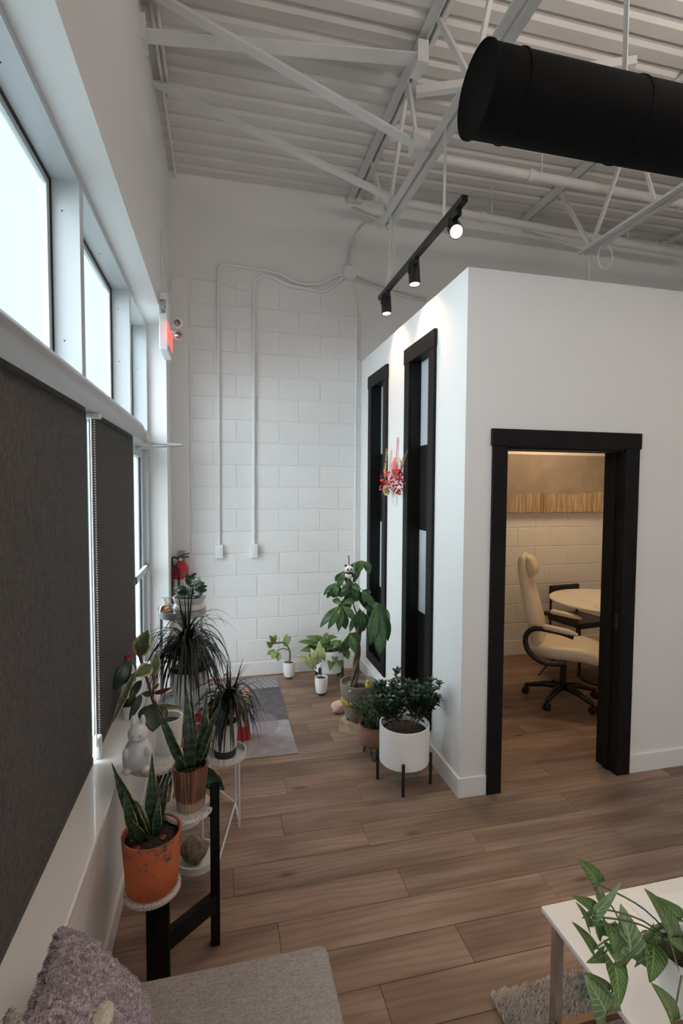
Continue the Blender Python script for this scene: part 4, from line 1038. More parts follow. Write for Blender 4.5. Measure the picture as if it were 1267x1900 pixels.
# stones on trays
stone = simple('brown_speckled_stone', (.26, .20, .14), .8, var=.5, vs=40, bump=.5, bs=60)
tag(MB().ball((-.125, 2.285, .1795), .052, 20, 14, (1.15, .95, 1.12), wob=.18, seed=2).build('stone', stone, None, (-.125, 2.285, .122), smooth=True), 'big brown speckled stone on the lowest white tray', 'stone', 'stones on the trays')
tag(MB().ball((-.155, 2.435, .238), .026, 16, 10, (1.4, 1, .85), wob=.2, seed=5).build('stone', stone, None, (-.155, 2.435, .216), smooth=True), 'small flat pebble on the second white tray', 'stone', 'stones on the trays')
# --- dark grassy dracaenas
def blades(t, c, n, L, seed, zmin, up_n=10):
    r = random.Random(seed); mb = MB(); c = V(c)
    for i in range(n):
        a = r.uniform(0, 2*PI); el = r.uniform(.2, 1.45) if i > up_n else r.uniform(1.0, 1.5)
        l = L*r.uniform(.7, 1.15)*(1.0 if i > up_n else .85); w = r.uniform(.009, .016)
        d = V(math.cos(a)*math.cos(el), math.sin(a)*math.cos(el), math.sin(el))
        p = c+V(r.uniform(-.012, .012), r.uniform(-.012, .012), r.uniform(-.05, .03)); m = 9; vel = d.copy()
        pts = [p.copy()]
        g = r.uniform(.36, .62) if i > up_n else r.uniform(.06, .18)
        for k in range(m):
            pts.append(pts[-1]+vel*(l/m)); vel = (vel+V(0, 0, -g)).normalized()
        vs = []; fs = []; uv = []
        side = d.cross(V(0, 0, 1)); side = side.normalized() if side.length > 1e-3 else V(1, 0, 0)
        for k, q in enumerate(pts):
            ww = w*(min(1, .5+k*.3))*(1-(k/m)**2.2)*.5+.0004
            if q.z < zmin: q = V(q.x, q.y, zmin)
            vs += [q-side*ww, q+side*ww]; uv += [(0.2, k/m), (.8, k/m)]
        for k in range(m): fs.append((2*k, 2*k+1, 2*k+3, 2*k+2))
        mb.add(vs, fs, uv)
    return stuff(mb.build('foliage', MT['lf_drac'], t, smooth=True))
t = thing('dracaena', 'large dark grassy plant arching out of a white pot on the upper white tray', 'potted plant', (-.18, 2.95, .579), 'dark grassy plants')
plain_pot(t, (-.18, 2.95, .579), .078, .108, .195, MT['pot'])
MB().tube([(-.18, 2.95, .73), (-.185, 2.95, .82), (-.19, 2.95, .895)], [.014, .012, .010], 8).build('trunk', MT['bark'], t, smooth=True)
blades(t, (-.19, 2.95, .895), 240, .40, 3, .62, 9)
t = thing('dracaena', 'smaller dark grassy plant in a white pot with a clear base', 'potted plant', (.015, 2.745, .356), 'dark grassy plants')
plain_pot(t, (.015, 2.745, .395), .060, .070, .150, MT['pot'])
MB().lathe((.015, 2.745, .356), [(0, 0), (.055, 0), (.060, .01), (.060, .040), (0, .040)], 28).build('clear_base', simple('smoked_base', (.05, .05, .05), .2), t, smooth=True, sharp=40)
MB().tube([(.015, 2.745, .50), (.025, 2.745, .58), (.035, 2.745, .655)], [.010, .009, .008], 8).build('trunk', MT['bark'], t, smooth=True)
blades(t, (.037, 2.745, .635), 150, .33, 8, .40, 16)
# --- grey tall stand with a round tray
st = thing('tall_plant_stand', 'tall grey metal plant stand with a round tray beside the glass door', 'plant stand', (-.26, 3.6, 0))
cx, cy, cz, r = -.265, 3.60, .925, .160
MB().lathe((cx, cy, cz), [(0, 0), (r, 0), (r, .045), (r-.006, .045), (r-.006, .004), (0, .004)], 44).build('tray', MT['greymetal'], st, smooth=True, sharp=35)
for a in (-2.6, -.5, 1.57, 2.75): MB().tube([(cx+.15*math.cos(a), cy+.15*math.sin(a), 0), (cx+.15*math.cos(a), cy+.15*math.sin(a), cz)], .008, 8).build('leg', MT['greymetal'], st)
MB().tube([(cx+.15*math.cos(a*PI/12), cy+.15*math.sin(a*PI/12), .2) for a in range(25)], .005, 6).build('ring_brace', MT['greymetal'], st)
# plant in faceted pot
t = thing('jade_plant', 'small round leaved plant in a white faceted pot on the tall grey stand', 'potted plant', (-.215, 3.60, .929))
fp = MB().lathe((-.215, 3.60, .929), [(0, 0), (.085, 0), (.112, .045), (.095, .075), (.113, .120), (.105, .120), (.095, .09), (0, .085)], 10).build('pot', simple('faceted_grey_white_pot', (.60, .59, .575), .6), t)
MB().lathe((-.215, 3.60, 1.025), [(.098, 0), (0, .008)], 20).build('soil', MT['soil'], t)
rn = random.Random(4); tab = []
for i in range(26):
    a = rn.uniform(0, 2*PI); hh = rn.random(); b0 = V(-.205+.02*math.cos(a), 3.6+.02*math.sin(a), 1.04+.13*hh); ll = rn.uniform(.055, .10)*(1.15-.5*hh)
    el = .15+1.0*hh*rn.random(); tab.append((b0, b0+V(math.cos(a)*math.cos(el), math.sin(a)*math.cos(el), math.sin(el))*ll, ll*.62))
leaves(t, tab, MT['lf_jade2'], 'round', (0, -.5, .9), .12, .15, .3)
MB().tube([(-.21, 3.6, 1.03), (-.205, 3.6, 1.12), (-.20, 3.59, 1.19)], .004, 6).build('stem', MT['stem'], t)
leaves(t, [((-.20, 3.59, 1.19), (-.185, 3.57, 1.24), .03), ((-.20, 3.59, 1.17), (-.25, 3.58, 1.20), .03)], MT['lf_jade2'], 'round')
t = thing('candy_bag', 'tied clear bag of gold wrapped sweets on the tall grey stand', 'gift bag', (-.365, 3.55, .929))
mb = MB(); rn = random.Random(9)
for i in range(26): mb.ball((-.365+rn.uniform(-.033, .033), 3.55+rn.uniform(-.03, .03), .945+rn.random()*.055), .013, 8, 5, (1, 1, .8))
stuff(mb.build('sweets', simple('gold_foil', (.55, .25, .05), .25, metal=.6), t, smooth=True))
MB().lathe((-.365, 3.55, .9295), [(0, 0), (.045, .002), (.052, .03), (.045, .07), (.018, .095), (.012, .10), (.03, .125)], 18).build('bag', MT['bag'], t, smooth=True)
# --- red gift box and striped box on the floor
def giftmat():
    m, nt, b = newmat('red_gift_print'); v = tc(nt)
    vo = nt.nodes.new('ShaderNodeTexVoronoi'); vo.inputs['Scale'].default_value = 9; nt.links.new(v, vo.inputs['Vector']); s = sep(nt, vo.outputs['Color'])
    c = mixc(nt, mth(nt, 'GREATER_THAN', s[0], .70), (.50, .025, .03, 1), (.72, .55, .42, 1)); c = mixc(nt, mth(nt, 'GREATER_THAN', s[1], .78), c, (.70, .10, .09, 1))
    nt.links.new(c, b.inputs['Base Color']); b.inputs['Roughness'].default_value = .4; return m
t = thing('gift_bag', 'red printed gift bag standing on the doormat', 'gift bag', (-.05, 3.62, .007))
B(-.29, .19, 3.57, 3.67, .007, .335).build('bag_body', giftmat(), t, bevel=.004)
for yy in (3.575, 3.665): MB().tube(smoothpath([(-.14, yy, .335), (-.10, yy, .42), (0, yy, .42), (.04, yy, .335)], 5), .003, 6).build('handle', MT['red'], t)
def stripes():
    m, nt, b = newmat('black_white_stripes'); p = sep(nt, tc(nt))
    nt.links.new(mixc(nt, mth(nt, 'GREATER_THAN', mth(nt, 'SINE', mth(nt, 'MULTIPLY', mth(nt, 'ADD', p[0], mth(nt, 'MULTIPLY', p[2], -.4)), 260.)), .45), (.02, .02, .02, 1), (.75, .75, .75, 1)), b.inputs['Base Color']); return m
tag(B(-.385, -.285, 3.12, 3.20, 0, .12).build('striped_box', stripes(), None, (-.33, 3.16, 0), bevel=.003), 'small black and white striped box on the floor by the wall', 'box')

# ------------------------------------------------------------------ plants by the partition
# white cylinder planter on black legs
def legged_planter(t, c, r, h, zb, leg_a, legw):
    MB().lathe((c[0], c[1], zb), [(0, 0), (r-.006, 0), (r, .006), (r, h), (r-.008, h), (r-.010, h-.055), (0, h-.055)], 52).build('pot', MT['pot'], t, smooth=True, sharp=40)
    MB().lathe((c[0], c[1], zb+h-.05), [(r-.010, 0), (r*.5, .008), (0, .012)], 28).build('soil', MT['soil'], t, smooth=True)
    for a in leg_a:
        d = V(math.cos(a), math.sin(a), 0); sd = V(-d.y, d.x, 0); p = V(c[0], c[1], 0)+d*(r+legw*.5)
        MB().obox(p+V(0, 0, (zb+.055)/2), d*(legw/2), sd*(legw/2), V(0, 0, (zb+.055)/2)).build('leg', MT['blackmetal'], t)
    for a in leg_a[:2]:
        d = V(math.cos(a), math.sin(a), 0); MB().bar(V(c[0], c[1], zb-.008)-d*(r), V(c[0], c[1], zb-.008)+d*(r), .018, .014).build('cross_bar', MT['blackmetal'], t)
t = thing('jade_plant', 'bushy jade plant in a large white cylinder pot on black legs', 'potted plant', (1.085, 2.865, 0))
legged_planter(t, (1.085, 2.865), .152, .232, .135, [-1.95, -1.95+PI/2, -1.95+PI, -1.95+1.5*PI], .018)
MB().tube([(1.06, 2.74, .332), (1.13, 2.735, .337)], .010, 8).build('terracotta_shard', simple('terracotta', (.40, .16, .08), .7), t)
rn = random.Random(21); lv = MB(); sm = MB()
def jade(b, tp, n, ll, side=4):
    b, tp = V(b), V(tp)
    sm.tube([b, b.lerp(tp, .5)+V(0, 0, .01), tp], [.006, .005, .003], 6)
    for i in range(n):
        h = .25+.75*i/(n-1); p = b.lerp(tp, h)
        for s in range(4 if i < n-1 else 6):
            a = s*PI/2+(i % 2)*PI/4+rn.uniform(-.3, .3); el = rn.uniform(.05, .7)+(.5 if i == n-1 else 0); l = ll*rn.uniform(.75, 1.15)
            q = p+V(math.cos(a)*math.cos(el), math.sin(a)*math.cos(el), math.sin(el))*l
            lv.leaf(p, q, l*.42, 'round', (0, -.3, 1), .12, .15, 4)
for i, (b, tp, w) in enumerate(JADEC):
    b = V(b); b.z = min(b.z, .335); b.x = 1.085+(b.x-1.085)*.7; b.y = 2.865+(b.y-2.865)
    tp = V(tp)
    jade(b, tp, 10, .050)
    for k in range(6):
        m = b.lerp(tp, rn.uniform(.35, .6)); e = m+V(rn.uniform(-.09, .08), rn.uniform(-.10, .06), rn.uniform(.04, .14)); jade(m, e, 6, .045)
stuff(lv.build('foliage', MT['lf_jade'], t, smooth=True)); stuff(sm.build('stems', MT['bark'], t))
# wicker pot on hairpin legs
def wicker():
    m, nt, b = newmat('copper_wicker'); u = sep(nt, tc(nt, 'UV'))
    nt.links.new(mixc(nt, ntex(nt, tc(nt), 60, 2), (.36, .19, .125, 1), (.20, .095, .06, 1)), b.inputs['Base Color']); b.inputs['Roughness'].default_value = .6; return m
t = thing('herb_plant', 'fine leaved bushy plant in a woven copper pot on hairpin legs', 'potted plant', (.998, 3.19, 0))
prof = [(.0, .08), (.06, .08)]
for i in range(17):
    h = i/16; r = .075+.048*math.sin(PI*min(1, .12+h*.72)); prof += [(r-.003, .085+.135*h), (r+.003, .085+.135*h+.004)]
prof += [(.108, .224), (.10, .20), (0, .195)]
MB().lathe((.998, 3.19, 0), prof, 60, .015, 30).build('pot', wicker(), t, smooth=True, sharp=60)
MB().lathe((.998, 3.19, .20), [(.10, 0), (0, .01)], 24).build('soil', MT['soil'], t)
for k in range(3):
    a = -1.9+k*2*PI/3; d = V(math.cos(a), math.sin(a), 0); sd = V(-d.y, d.x, 0); c = V(.998, 3.19, 0)
    MB().tube([c+d*.065+sd*.03+V(0, 0, .09), c+d*.085+sd*.006+V(0, 0, .004), c+d*.085-sd*.006+V(0, 0, .004), c+d*.065-sd*.03+V(0, 0, .09)], .004, 6).build('hairpin_leg', MT['blackmetal'], t)
B(1.02, 1.05, 3.09, 3.10, .22, .26).build('plant_tag', MT['whiteplastic'], t)
rn = random.Random(31); lv = MB(); sm = MB()
for i in range(95):
    a = rn.uniform(0, 2*PI); el = rn.uniform(.5, 1.4); l = rn.uniform(.12, .23); b = V(.990+rn.uniform(-.04, .04), 3.19+rn.uniform(-.04, .04), .21)
    tp = b+V(math.cos(a)*math.cos(el), math.sin(a)*math.cos(el), math.sin(el))*l; sm.tube([b, tp], .0018, 4)
    for k in range(12):
        p = b.lerp(tp, .25+.75*k/11); d = V(rn.gauss(0, 1), rn.gauss(0, 1), rn.gauss(.4, 1)).normalized()
        lv.leaf(p, p+d*rn.uniform(.022, .036), .011, 'lance', (0, -.5, 1), n=2)
stuff(lv.build('foliage', leafmat('herb_leaf', (.020, .060, .022)), t)); stuff(sm.build('stems', MT['bark'], t))
# small boxy bonsai leaves between: part of herb pot, broader leaves at right
# money tree
t = thing('money_tree', 'money tree with a braided trunk in a grey pot with a yellow band', 'potted plant', (.985, 3.56, .085))
def barrel():
    m, nt, b = newmat('grey_stoneware'); v = tc(nt)
    nt.links.new(mixc(nt, ntex(nt, v, 14, 4), (.30, .265, .22, 1), (.16, .14, .125, 1)), b.inputs['Base Color']); b.inputs['Roughness'].default_value = .4; return m
TP = (.985, 3.56)
MB().lathe((*TP, .085), [(0, .018), (.085, .018), (.10, .03), (.108, .09), (.114, .125), (.122, .135), (.122, .172), (.128, .185), (.137, .235), (.137, .285), (.128, .285), (.122, .25), (0, .245)], 44).build('pot', barrel(), t, smooth=True, sharp=50)
bnd = MB().lathe((*TP, .085), [(.112, .128), (.128, .133), (.131, .15), (.128, .168), (.112, .172)], 44).build('yellow_band', simple('yellow_straw_band', (.52, .36, .05), .8, bump=1, bs=120, var=.4, vs=60), t, smooth=True)
for k in range(3): MB().lathe((TP[0]+.07*math.cos(k*2.09-1.2), TP[1]+.07*math.sin(k*2.09-1.2), .085), [(.018, 0), (.022, .02)], 12).build('foot', MT['blackplastic'], t)
MB().lathe((*TP, .325), [(.124, 0), (.06, .008), (0, .010)], 28).build('soil', MT['soil'], t, smooth=True)
for k in range(3):
    pts = []
    for i in range(15):
        h = i/14; a = k*2*PI/3+h*7; rr = .016*(1-.3*h); pts.append((.945+.032*math.sin(h*1.6)+rr*math.cos(a), 3.55+rr*math.sin(a), .33+.46*h))
    MB().tube(pts, [.0155-.006*i/14 for i in range(15)], 8).build('trunk', MT['bark'], t, smooth=True)
hubs = [(.831, 3.47, .97), (1.10, 3.51, .968), (1.003, 3.58, 1.266), (.918, 3.55, 1.102), (.888, 3.47, .761), (.802, 3.57, 1.107), (.997, 3.58, .905), (.866, 3.57, 1.192), (.904, 3.57, 1.012), (1.01, 3.57, 1.047)]
MB().tube(smoothpath([(.977, 3.55, .78), (.968, 3.55, .86), (.935, 3.55, .96), (.915, 3.55, 1.10)], 5), .006, 7).build('stem', MT['stem'], t, smooth=True)
for h in hubs:
    s0 = V(.97, 3.55, .80) if h[2] < 1.0 else V(.93, 3.55, .98)
    m = s0.lerp(V(h), .5)+V(0, 0, .05); MB().tube(smoothpath([s0, m, h], 5), .0028, 6).build('leaf_stalk', MT['stem'], t, smooth=True)
leaves(t, TREE, MT['lf_tree'], 'palm', (0, -.9, .55), .16, .22, .3, wd=1.15)
rn = random.Random(8); ext = []
for h in hubs:
    for k in range(4):
        a = rn.uniform(0, 2*PI); q = rn.uniform(.03, .10); ext.append((h, (h[0]+q*math.cos(a), h[1]+q*math.sin(a), h[2]-rn.uniform(.08, .17)), rn.uniform(.042, .062)))
leaves(t, ext, MT['lf_tree'], 'palm', (0, -.9, .55), .2, .22, .4, seed=4)
lid = simple('pale_stone', (.55, .44, .32), .7, var=.3, vs=20)
for i, (x, y, r) in enumerate(((.90, 3.50, .012), (.92, 3.57, .012), (.955, 3.48, .010), (.895, 3.46, .013))): MB().ball((x, y, .342), r, 10, 7, (1, 1, .8), wob=.2, seed=i).build('pebble', lid, t, smooth=True)
# ornaments in the pot
tag(MB().tube([(.955+.018*math.cos(a*PI/10), 3.44, .362+.015*math.sin(a*PI/10)) if False else (.955+.017*math.cos(a*PI/10), 3.455+.017*math.sin(a*PI/10), .343) for a in range(21)], .009, 8).build('ring_ornament', simple('grey_glazed_ring', (.45, .50, .48), .3), None, (.955, 3.455, .334), smooth=True), 'small glazed ring lying in the money tree pot', 'ornament')
bd = thing('bird_ornament', 'little yellow bird figurine perched in the money tree pot', 'figurine', (1.04, 3.50, .333))
yel = simple('yellow_bird_glaze', (.62, .50, .08), .4)
MB().ball((1.04, 3.50, .358), .024, 16, 10, (.95, 1, 1.05)).build('body', yel, bd, smooth=True)
MB().ball((1.034, 3.49, .388), .015, 14, 8).build('head', yel, bd, smooth=True)
MB().lathe((1.030, 3.477, .387), [(.004, 0), (0, .009)], 8, axis=(-.3, -1, -.1)).build('beak', simple('beak_orange', (.6, .25, .03), .4), bd)
MB().ball((1.060, 3.512, .352), .014, 10, 6, (1.4, .6, .7)).build('tail', simple('olive_wing', (.30, .28, .08), .4), bd, smooth=True)
# panda ornament on stick
pd = thing('panda_ornament', 'panda plant clip ornament clinging to a stick in the money tree', 'figurine', (.886, 3.52, 1.10))
wht = simple('white_resin', (.80, .78, .75), .4); blk = MT['blackplastic']
px_, py_, pz_ = .890, 3.50, 1.175
MB().tube([(px_+.018, py_+.02, 1.08), (px_+.002, py_+.02, 1.315)], .004, 8).build('stick', MT['bark'], pd)
MB().ball((px_, py_, pz_), .028, 16, 12, (1, .9, 1.05)).build('body', wht, pd, smooth=True)
MB().ball((px_-.002, py_-.008, pz_+.043), .029, 16, 12, (1.1, .95, .92)).build('head', wht, pd, smooth=True)
MB().ball((px_+.002, py_-.004, pz_+.018), .026, 16, 8, (1.15, 1.05, .45)).build('chest_band', blk, pd, smooth=True)
for s in (-1, 1):
    MB().ball((px_-.002+s*.022, py_, pz_+.068), .010, 10, 7).build('ear', blk, pd, smooth=True)
    MB().ball((px_-.004+s*.012, py_-.034, pz_+.046), .0065, 8, 6, (1, .5, 1.2)).build('eye_patch', blk, pd, smooth=True)
    MB().ball((px_+s*.028, py_-.014, pz_-.012+s*.012), .014, 10, 8).build('paw', blk, pd, smooth=True)
MB().ball((px_-.004, py_-.037, pz_+.036), .004, 8, 6).build('nose', blk, pd, smooth=True)
# wooden block under the pot
pine = simple('pine_block', (.58, .42, .26), .6, var=.3, vs=12)
c = V(.985, 3.585, .0425); d1_ = V(-.62, -.785, 0).normalized()*.105; d2_ = V(.785, -.62, 0).normalized()*.105
tag(MB().obox(c, d1_, d2_, V(0, 0, .0425)).build('wooden_block', pine, None, (.985, 3.585, 0), bevel=.003), 'square pale pine block under the money tree pot', 'block')
tag(MB().ball((.905, 3.87, .05), .06, 18, 12, (.95, .7, .83), wob=.35, seed=7).build('salt_rock', simple('pink_rock', (.72, .48, .37), .7, var=.25, vs=12), None, (.905, 3.87, 0), smooth=True), 'pinkish rough rock beside the money tree pot', 'rock')
# prayer plant in white pot on black stand
t = thing('prayer_plant', 'trailing prayer plant in a white pot on a short black stand', 'potted plant', (.975, 4.54, 0))
legged_planter(t, (.972, 4.54), .140, .20, .115, [-2.4, -2.4+PI/2, -2.4+PI, -2.4+1.5*PI], .018)
leaves(t, CALA, MT['lf_cala'], 'ovate', (0, -.7, .7), .14, .15, .35, wd=1.3, ln=1.1)
rn = random.Random(14); ext = []
for k in range(16):
    a = rn.uniform(PI*.9, 2.1*PI); b0 = V(.96+rn.uniform(-.1, .08), 4.5+rn.uniform(-.05, .05), .34+rn.uniform(-.02, .08)); ext.append((b0, b0+V(math.cos(a)*.11, math.sin(a)*.08, rn.uniform(-.09, .05)), rn.uniform(.05, .07)))
leaves(t, ext, MT['lf_cala'], 'ovate', (0, -.7, .7), .16, .15, .35, seed=6)
for b, tp, w in CALA: MB().tube(smoothpath([(.965+random.uniform(-.04, .04), 4.53, .275), V(b)+V(0, 0, .03), b], 4), .002, 5).build('leaf_stalk', MT['stem'], t)
# self watering small pots
def small_pot(t, c, r, h):
    MB().lathe((*c, .022), [(0, 0), (r*.78, 0), (r*.88, .015), (r, h*.55), (r, h), (r-.005, h), (r-.007, h-.022), (0, h-.022)], 32).build('pot', MT['pot'], t, smooth=True, sharp=45)
    MB().lathe((*c, 0), [(r*.55, 0), (r*.62, .023)], 20).build('reservoir', simple('smoky_reservoir', (.05, .045, .04), .2), t, smooth=True, sharp=45)
    MB().lathe((*c, .022+h-.018), [(r-.006, 0), (0, .006)], 20).build('soil', MT['soil'], t)
t = thing('syngonium', 'pale leaved syngonium in a small white pot', 'potted plant', (.842, 4.262, 0))
small_pot(t, (.842, 4.262), .056, .135)
leaves(t, [((V(b).lerp(V(tp), .35)), tp, w) for b, tp, w in PALE], MT['lf_pale'], 'arrow', (0, -.9, .5), .12, .15, .25, wd=1.5, ln=1.1)
for b, tp, w in PALE: MB().tube([(.842, 4.262, .14), b], .002, 5).build('leaf_stalk', MT['stem'], t)
t = thing('young_plant', 'small arching plant with yellow green leaves in a white pot by the block wall', 'potted plant', (.618, 4.70, 0))
small_pot(t, (.618, 4.70), .058, .135)
MB().tube(smoothpath([(.62, 4.70, .14), (.625, 4.70, .24), (.60, 4.70, .31), (.55, 4.70, .345), (.49, 4.70, .34)], 6), [.008]*25, 8).build('stem', MT['stem'], t, smooth=True)
MB().tube(smoothpath([(.61, 4.70, .27), (.56, 4.69, .29), (.50, 4.69, .27)], 6), .005, 7).build('branch', MT['stem'], t, smooth=True)
leaves(t, SMALL, MT['lf_small'], 'ovate', (0, -.9, .4), .1, .15, .3, wd=1.25, ln=1.1)
MB().ball((.60, 4.665, .145), .014, 10, 6).build('pebble', lid, t, smooth=True)

# ------------------------------------------------------------------ foreground
# upholstered bench
be = thing('bench', 'grey fabric upholstered bench along the window wall', 'bench', (-.06, .6, 0))
def rbox(x0, x1, y0, y1, z0, z1, r, n=5):
    # box with rounded edges, denser grid
    mb = MB(); vs = []; fs = []
    cx, cy, cz = (x0+x1)/2, (y0+y1)/2, (z0+z1)/2; hx_, hy_, hz_ = (x1-x0)/2, (y1-y0)/2, (z1-z0)/2
    import bmesh
    bm = bmesh.new(); bmesh.ops.create_cube(bm, size=1)
    for v in bm.verts: v.co = V(cx+v.co.x*2*hx_, cy+v.co.y*2*hy_, cz+v.co.z*2*hz_)
    bmesh.ops.bevel(bm, geom=list(bm.edges)+list(bm.verts), offset=r, segments=n, profile=.5, affect='EDGES')
    bm.verts.ensure_lookup_table()
    vs = [tuple(v.co) for v in bm.verts]; fs = [tuple(v.index for v in f.verts) for f in bm.faces]; bm.free()
    return mb.add(vs, fs)
rbox(-.410, .300, -.55, 1.422, .33, .452, .028).build('seat_cushion', MT['bench'], be, smooth=True, sharp=60)
rbox(-.405, .292, -.54, 1.414, .12, .332, .015).build('base', MT['bench'], be, smooth=True, sharp=60)
for x in (-.36, .25):
    for y in (-.48, 1.35): MB().tube([(x, y, 0), (x, y, .125)], [.015, .022], 10).build('leg', MT['black'], be)
# plush cushions
def plush(t, c, ax, ay, az, n, mat, amp, seed):
    # square pillow: ax, ay half extents in plane, az half thickness
    c, ax, ay, az = V(c), V(ax), V(ay), V(az); mb = MB()
    for s in (1, -1):
        vs = []; fs = []
        for i in range(n+1):
            for j in range(n+1):
                u, v = 2*i/n-1, 2*j/n-1
                pin = 1-.10*(1-abs(u)**2)*(abs(v)**3) ; pin2 = 1-.10*(1-abs(v)**2)*(abs(u)**3)
                th = max(0, (1-abs(u)**3.2))**.55*max(0, (1-abs(v)**3.2))**.55
                p = c+ax*(u*pin2)+ay*(v*pin)+az*(s*th)
                q = p*1.0; d = noise.noise(q*75+V(seed, 0, 0))*.55+noise.noise(q*160)*.45
                p = p+az.normalized()*(s*amp*d)+(ax.normalized()*noise.noise(q*90+V(7, 3, 1))+ay.normalized()*noise.noise(q*90+V(1, 8, 5)))*amp*.8
                vs.append(p)
        for i in range(n):
            for j in range(n):
                a = i*(n+1)+j; f = (a, a+1, a+n+2, a+n+1); fs.append(f if s < 0 else f[::-1])
        mb.add(vs, fs)
    return mb.build('cover', mat, t, smooth=True)
t = thing('plush_cushion', 'fluffy lilac grey cushion leaning against the low window wall', 'cushion', (-.28, 1.08, .452))
azn = V(.80, 0, .60).normalized(); ayv = V(-.60, 0, .80).normalized()
cov = plush(t, (-.290, 1.165, .610), (0, .135, 0), ayv*.160, azn*.075, 120, MT['plush'], .010, 3)
MB().ball((-.245, 1.10, .690), .022, 16, 10, (1, 1.2, .5), wob=.3).build('cream_patch', simple('cream_felt', (.72, .66, .52), .95, bump=.8, bs=120), t, smooth=True)
def pile(cov, parent, n, l, seed, mat):
    r = random.Random(seed); me = cov.data; o = ORG[parent.name]; mb = MB(); N = len(me.polygons)
    for i in range(n):
        p = me.polygons[r.randrange(N)]; c = p.center+o
        d = (p.normal*1.0+V(r.gauss(0, .5), r.gauss(0, .5), r.gauss(0, .5))).normalized(); s = d.orthogonal().normalized()*r.uniform(.0012, .0022)
        q = c+d*l*r.uniform(.5, 1.1); mb.add([c-s, c+s, q+s*.4, q-s*.4], [(0, 1, 2, 3)])
    return stuff(mb.build('pile', mat, parent))
pile(cov, t, 26000, .006, 1, MT['plush'])
t = thing('plush_cushion', 'spotted cream and grey plush cushion standing on the bench beside the plain lilac one', 'cushion', (-.30, .85, .452))
cov2 = plush(t, (-.325, .845, .665), (0, .150, 0), V(-.28, 0, .96)*.195, V(.96, 0, .28)*.065, 90, MT['dots'], .008, 9)
pile(cov2, t, 8000, .008, 2, MT['dots'])

# shag rug
def rugmat():
    m, nt, b = newmat('beige_teal_shag'); v = tc(nt, 'Object')
    n1 = ntex(nt, v, 5, 3); n2 = ntex(nt, v, 120, 2); n3 = ntex(nt, v, 4.2, 3)
    c = mixc(nt, sstep(nt, n1, .35, .65), (.82, .71, .61, 1), (.66, .60, .54, 1))
    c = mixc(nt, mth(nt, 'MULTIPLY', sstep(nt, n3, .64, .72), .5), c, (.12, .24, .26, 1))
    c = mixc(nt, sstep(nt, n2, .68, .74), c, (.16, .13, .12, 1))
    nt.links.new(c, b.inputs['Base Color']); b.inputs['Roughness'].default_value = 1; return m
RM = rugmat()
t = thing('shag_rug', 'beige shag rug with teal flecks under the coffee table', 'rug', (.92, 1.535, 0))
B(.92, 2.9, -.4, 1.535, 0, .008).build('backing', RM, t)
rn = random.Random(77); mb = MB()
def tuft(x, y):
    h = rn.uniform(.010, .020); dx, dy = rn.uniform(-.008, .008), rn.uniform(-.008, .008); w = rn.uniform(.0016, .003); a = rn.uniform(0, PI); sx, sy = math.cos(a)*w, math.sin(a)*w
    mb.add([(x-sx, y-sy, .008), (x+sx, y+sy, .008), (x+dx+sx*.6, y+dy+sy*.6, .008+h), (x+dx-sx*.6, y+dy-sy*.6, .008+h)], [(0, 1, 2, 3)])
for i in range(60000): tuft(rn.uniform(.915, 1.75), rn.uniform(.75, 1.540))
for i in range(12000): tuft(rn.uniform(1.75, 2.9), rn.uniform(-.4, 1.54))
for i in range(8000): tuft(rn.uniform(.915, 1.75), rn.uniform(-.4, .75))
stuff(mb.build('pile', RM, t))
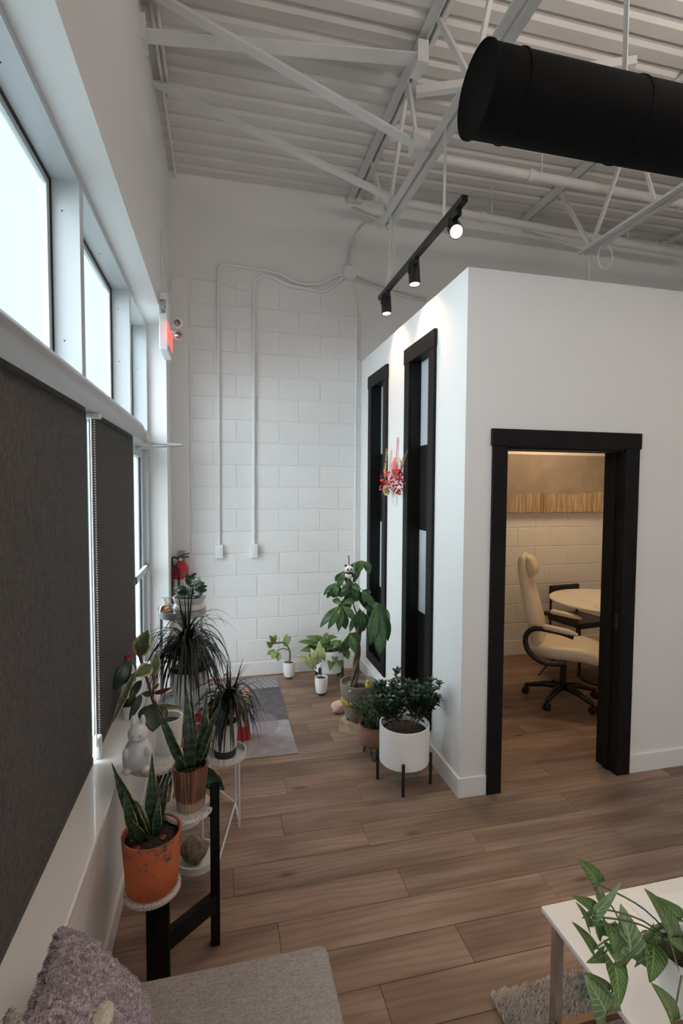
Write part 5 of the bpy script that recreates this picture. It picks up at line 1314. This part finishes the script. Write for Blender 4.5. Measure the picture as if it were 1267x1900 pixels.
# coffee table
t = thing('coffee_table', 'white marble topped coffee table on square chrome legs', 'table', (1.5, 1.0, 0))
rbox(1.0, 2.10, .68, 1.385, .432, .452, .004, 2).build('table_top', MT['marble'], t, smooth=True, sharp=40)
def leg(x, y): B(x-.014, x+.014, y-.014, y+.014, .008, .432).build('leg', MT['chrome'], t, bevel=.002)
for x in (1.035, 2.06):
    for y in (.72, 1.345): leg(x, y)
for x in (1.035, 2.06):
    B(x-.012, x+.012, .734, 1.331, .055, .079).build('side_rail', MT['chrome'], t)
    B(x-.012, x+.012, .734, 1.331, .408, .432).build('side_rail', MT['chrome'], t)
for y in (.72, 1.345):
    B(1.05, 2.046, y-.010, y+.010, .412, .432).build('long_rail', MT['chrome'], t)
    B(1.05, 2.046, y-.012, y+.012, .055, .079).build('long_rail', simple('bronze_rail', (.20, .13, .08), .4, metal=.6), t)
for z in (.10, .40):
    MB().lathe((1.035-.0145, 1.345-.004, z), [(.004, 0), (.003, .002)], 8, axis=(-1, 0, 0)).build('bolt', MT['chrome'], t)
tag(B(1.28, 1.50, 1.10, 1.33, .452, .456).build('paper_sheet', simple('plain_paper', (.80, .78, .76), .6), None, (1.39, 1.21, .452)), 'sheet of white paper lying on the coffee table', 'paper')
tag(MB().lathe((1.115, .925, .452), [(0, 0), (.058, 0), (.060, .004), (.060, .012), (0, .012)], 32).build('wooden_coaster', simple('walnut', (.20, .10, .055), .5, var=.4, vs=20), None, (1.115, .925, .452), smooth=True, sharp=40), 'round brown wooden coaster beside the white plant pot', 'coaster')
# arrowhead plant
t = thing('arrowhead_plant', 'trailing arrowhead plant in a white pot on the coffee table', 'potted plant', (1.19, 1.03, .452))
plain_pot(t, (1.19, 1.03, .452), .062, .085, .145, MT['pot'])
pale = {5: MT['lf_arrowpale'], 8: MT['lf_arrowpale'], 1: MT['lf_arrowpale']}
leaves(t, ARROW, MT['lf_arrow'], 'arrow', (-.1, -.75, .75), .10, .22, .22, pale, wd=1.5, ln=1.08)
MB().tube(smoothpath([(1.18, 1.03, .57), (1.13, 1.04, .66), (1.05, 1.03, .655), (.985, 1.02, .62), (.94, 1.02, .60)], 6), [.007]*25, 8).build('vine', MT['stem'], t, smooth=True)
for i, (b, tp, w) in enumerate(ARROW):
    src = V(1.19, 1.03, .575) if i in (0, 1, 2, 10, 11, 14, 18) else V(1.0, 1.025, .635)
    m = src.lerp(V(b), .5)+V(0, 0, .03)
    MB().tube(smoothpath([src, m, b], 5), .0022, 6).build('leaf_stalk', MT['stem'], t, smooth=True)
B(1.17, 1.182, .985, .993, .55, .68).build('red_tag', simple('red_plant_tag', (.50, .06, .06), .5), t)
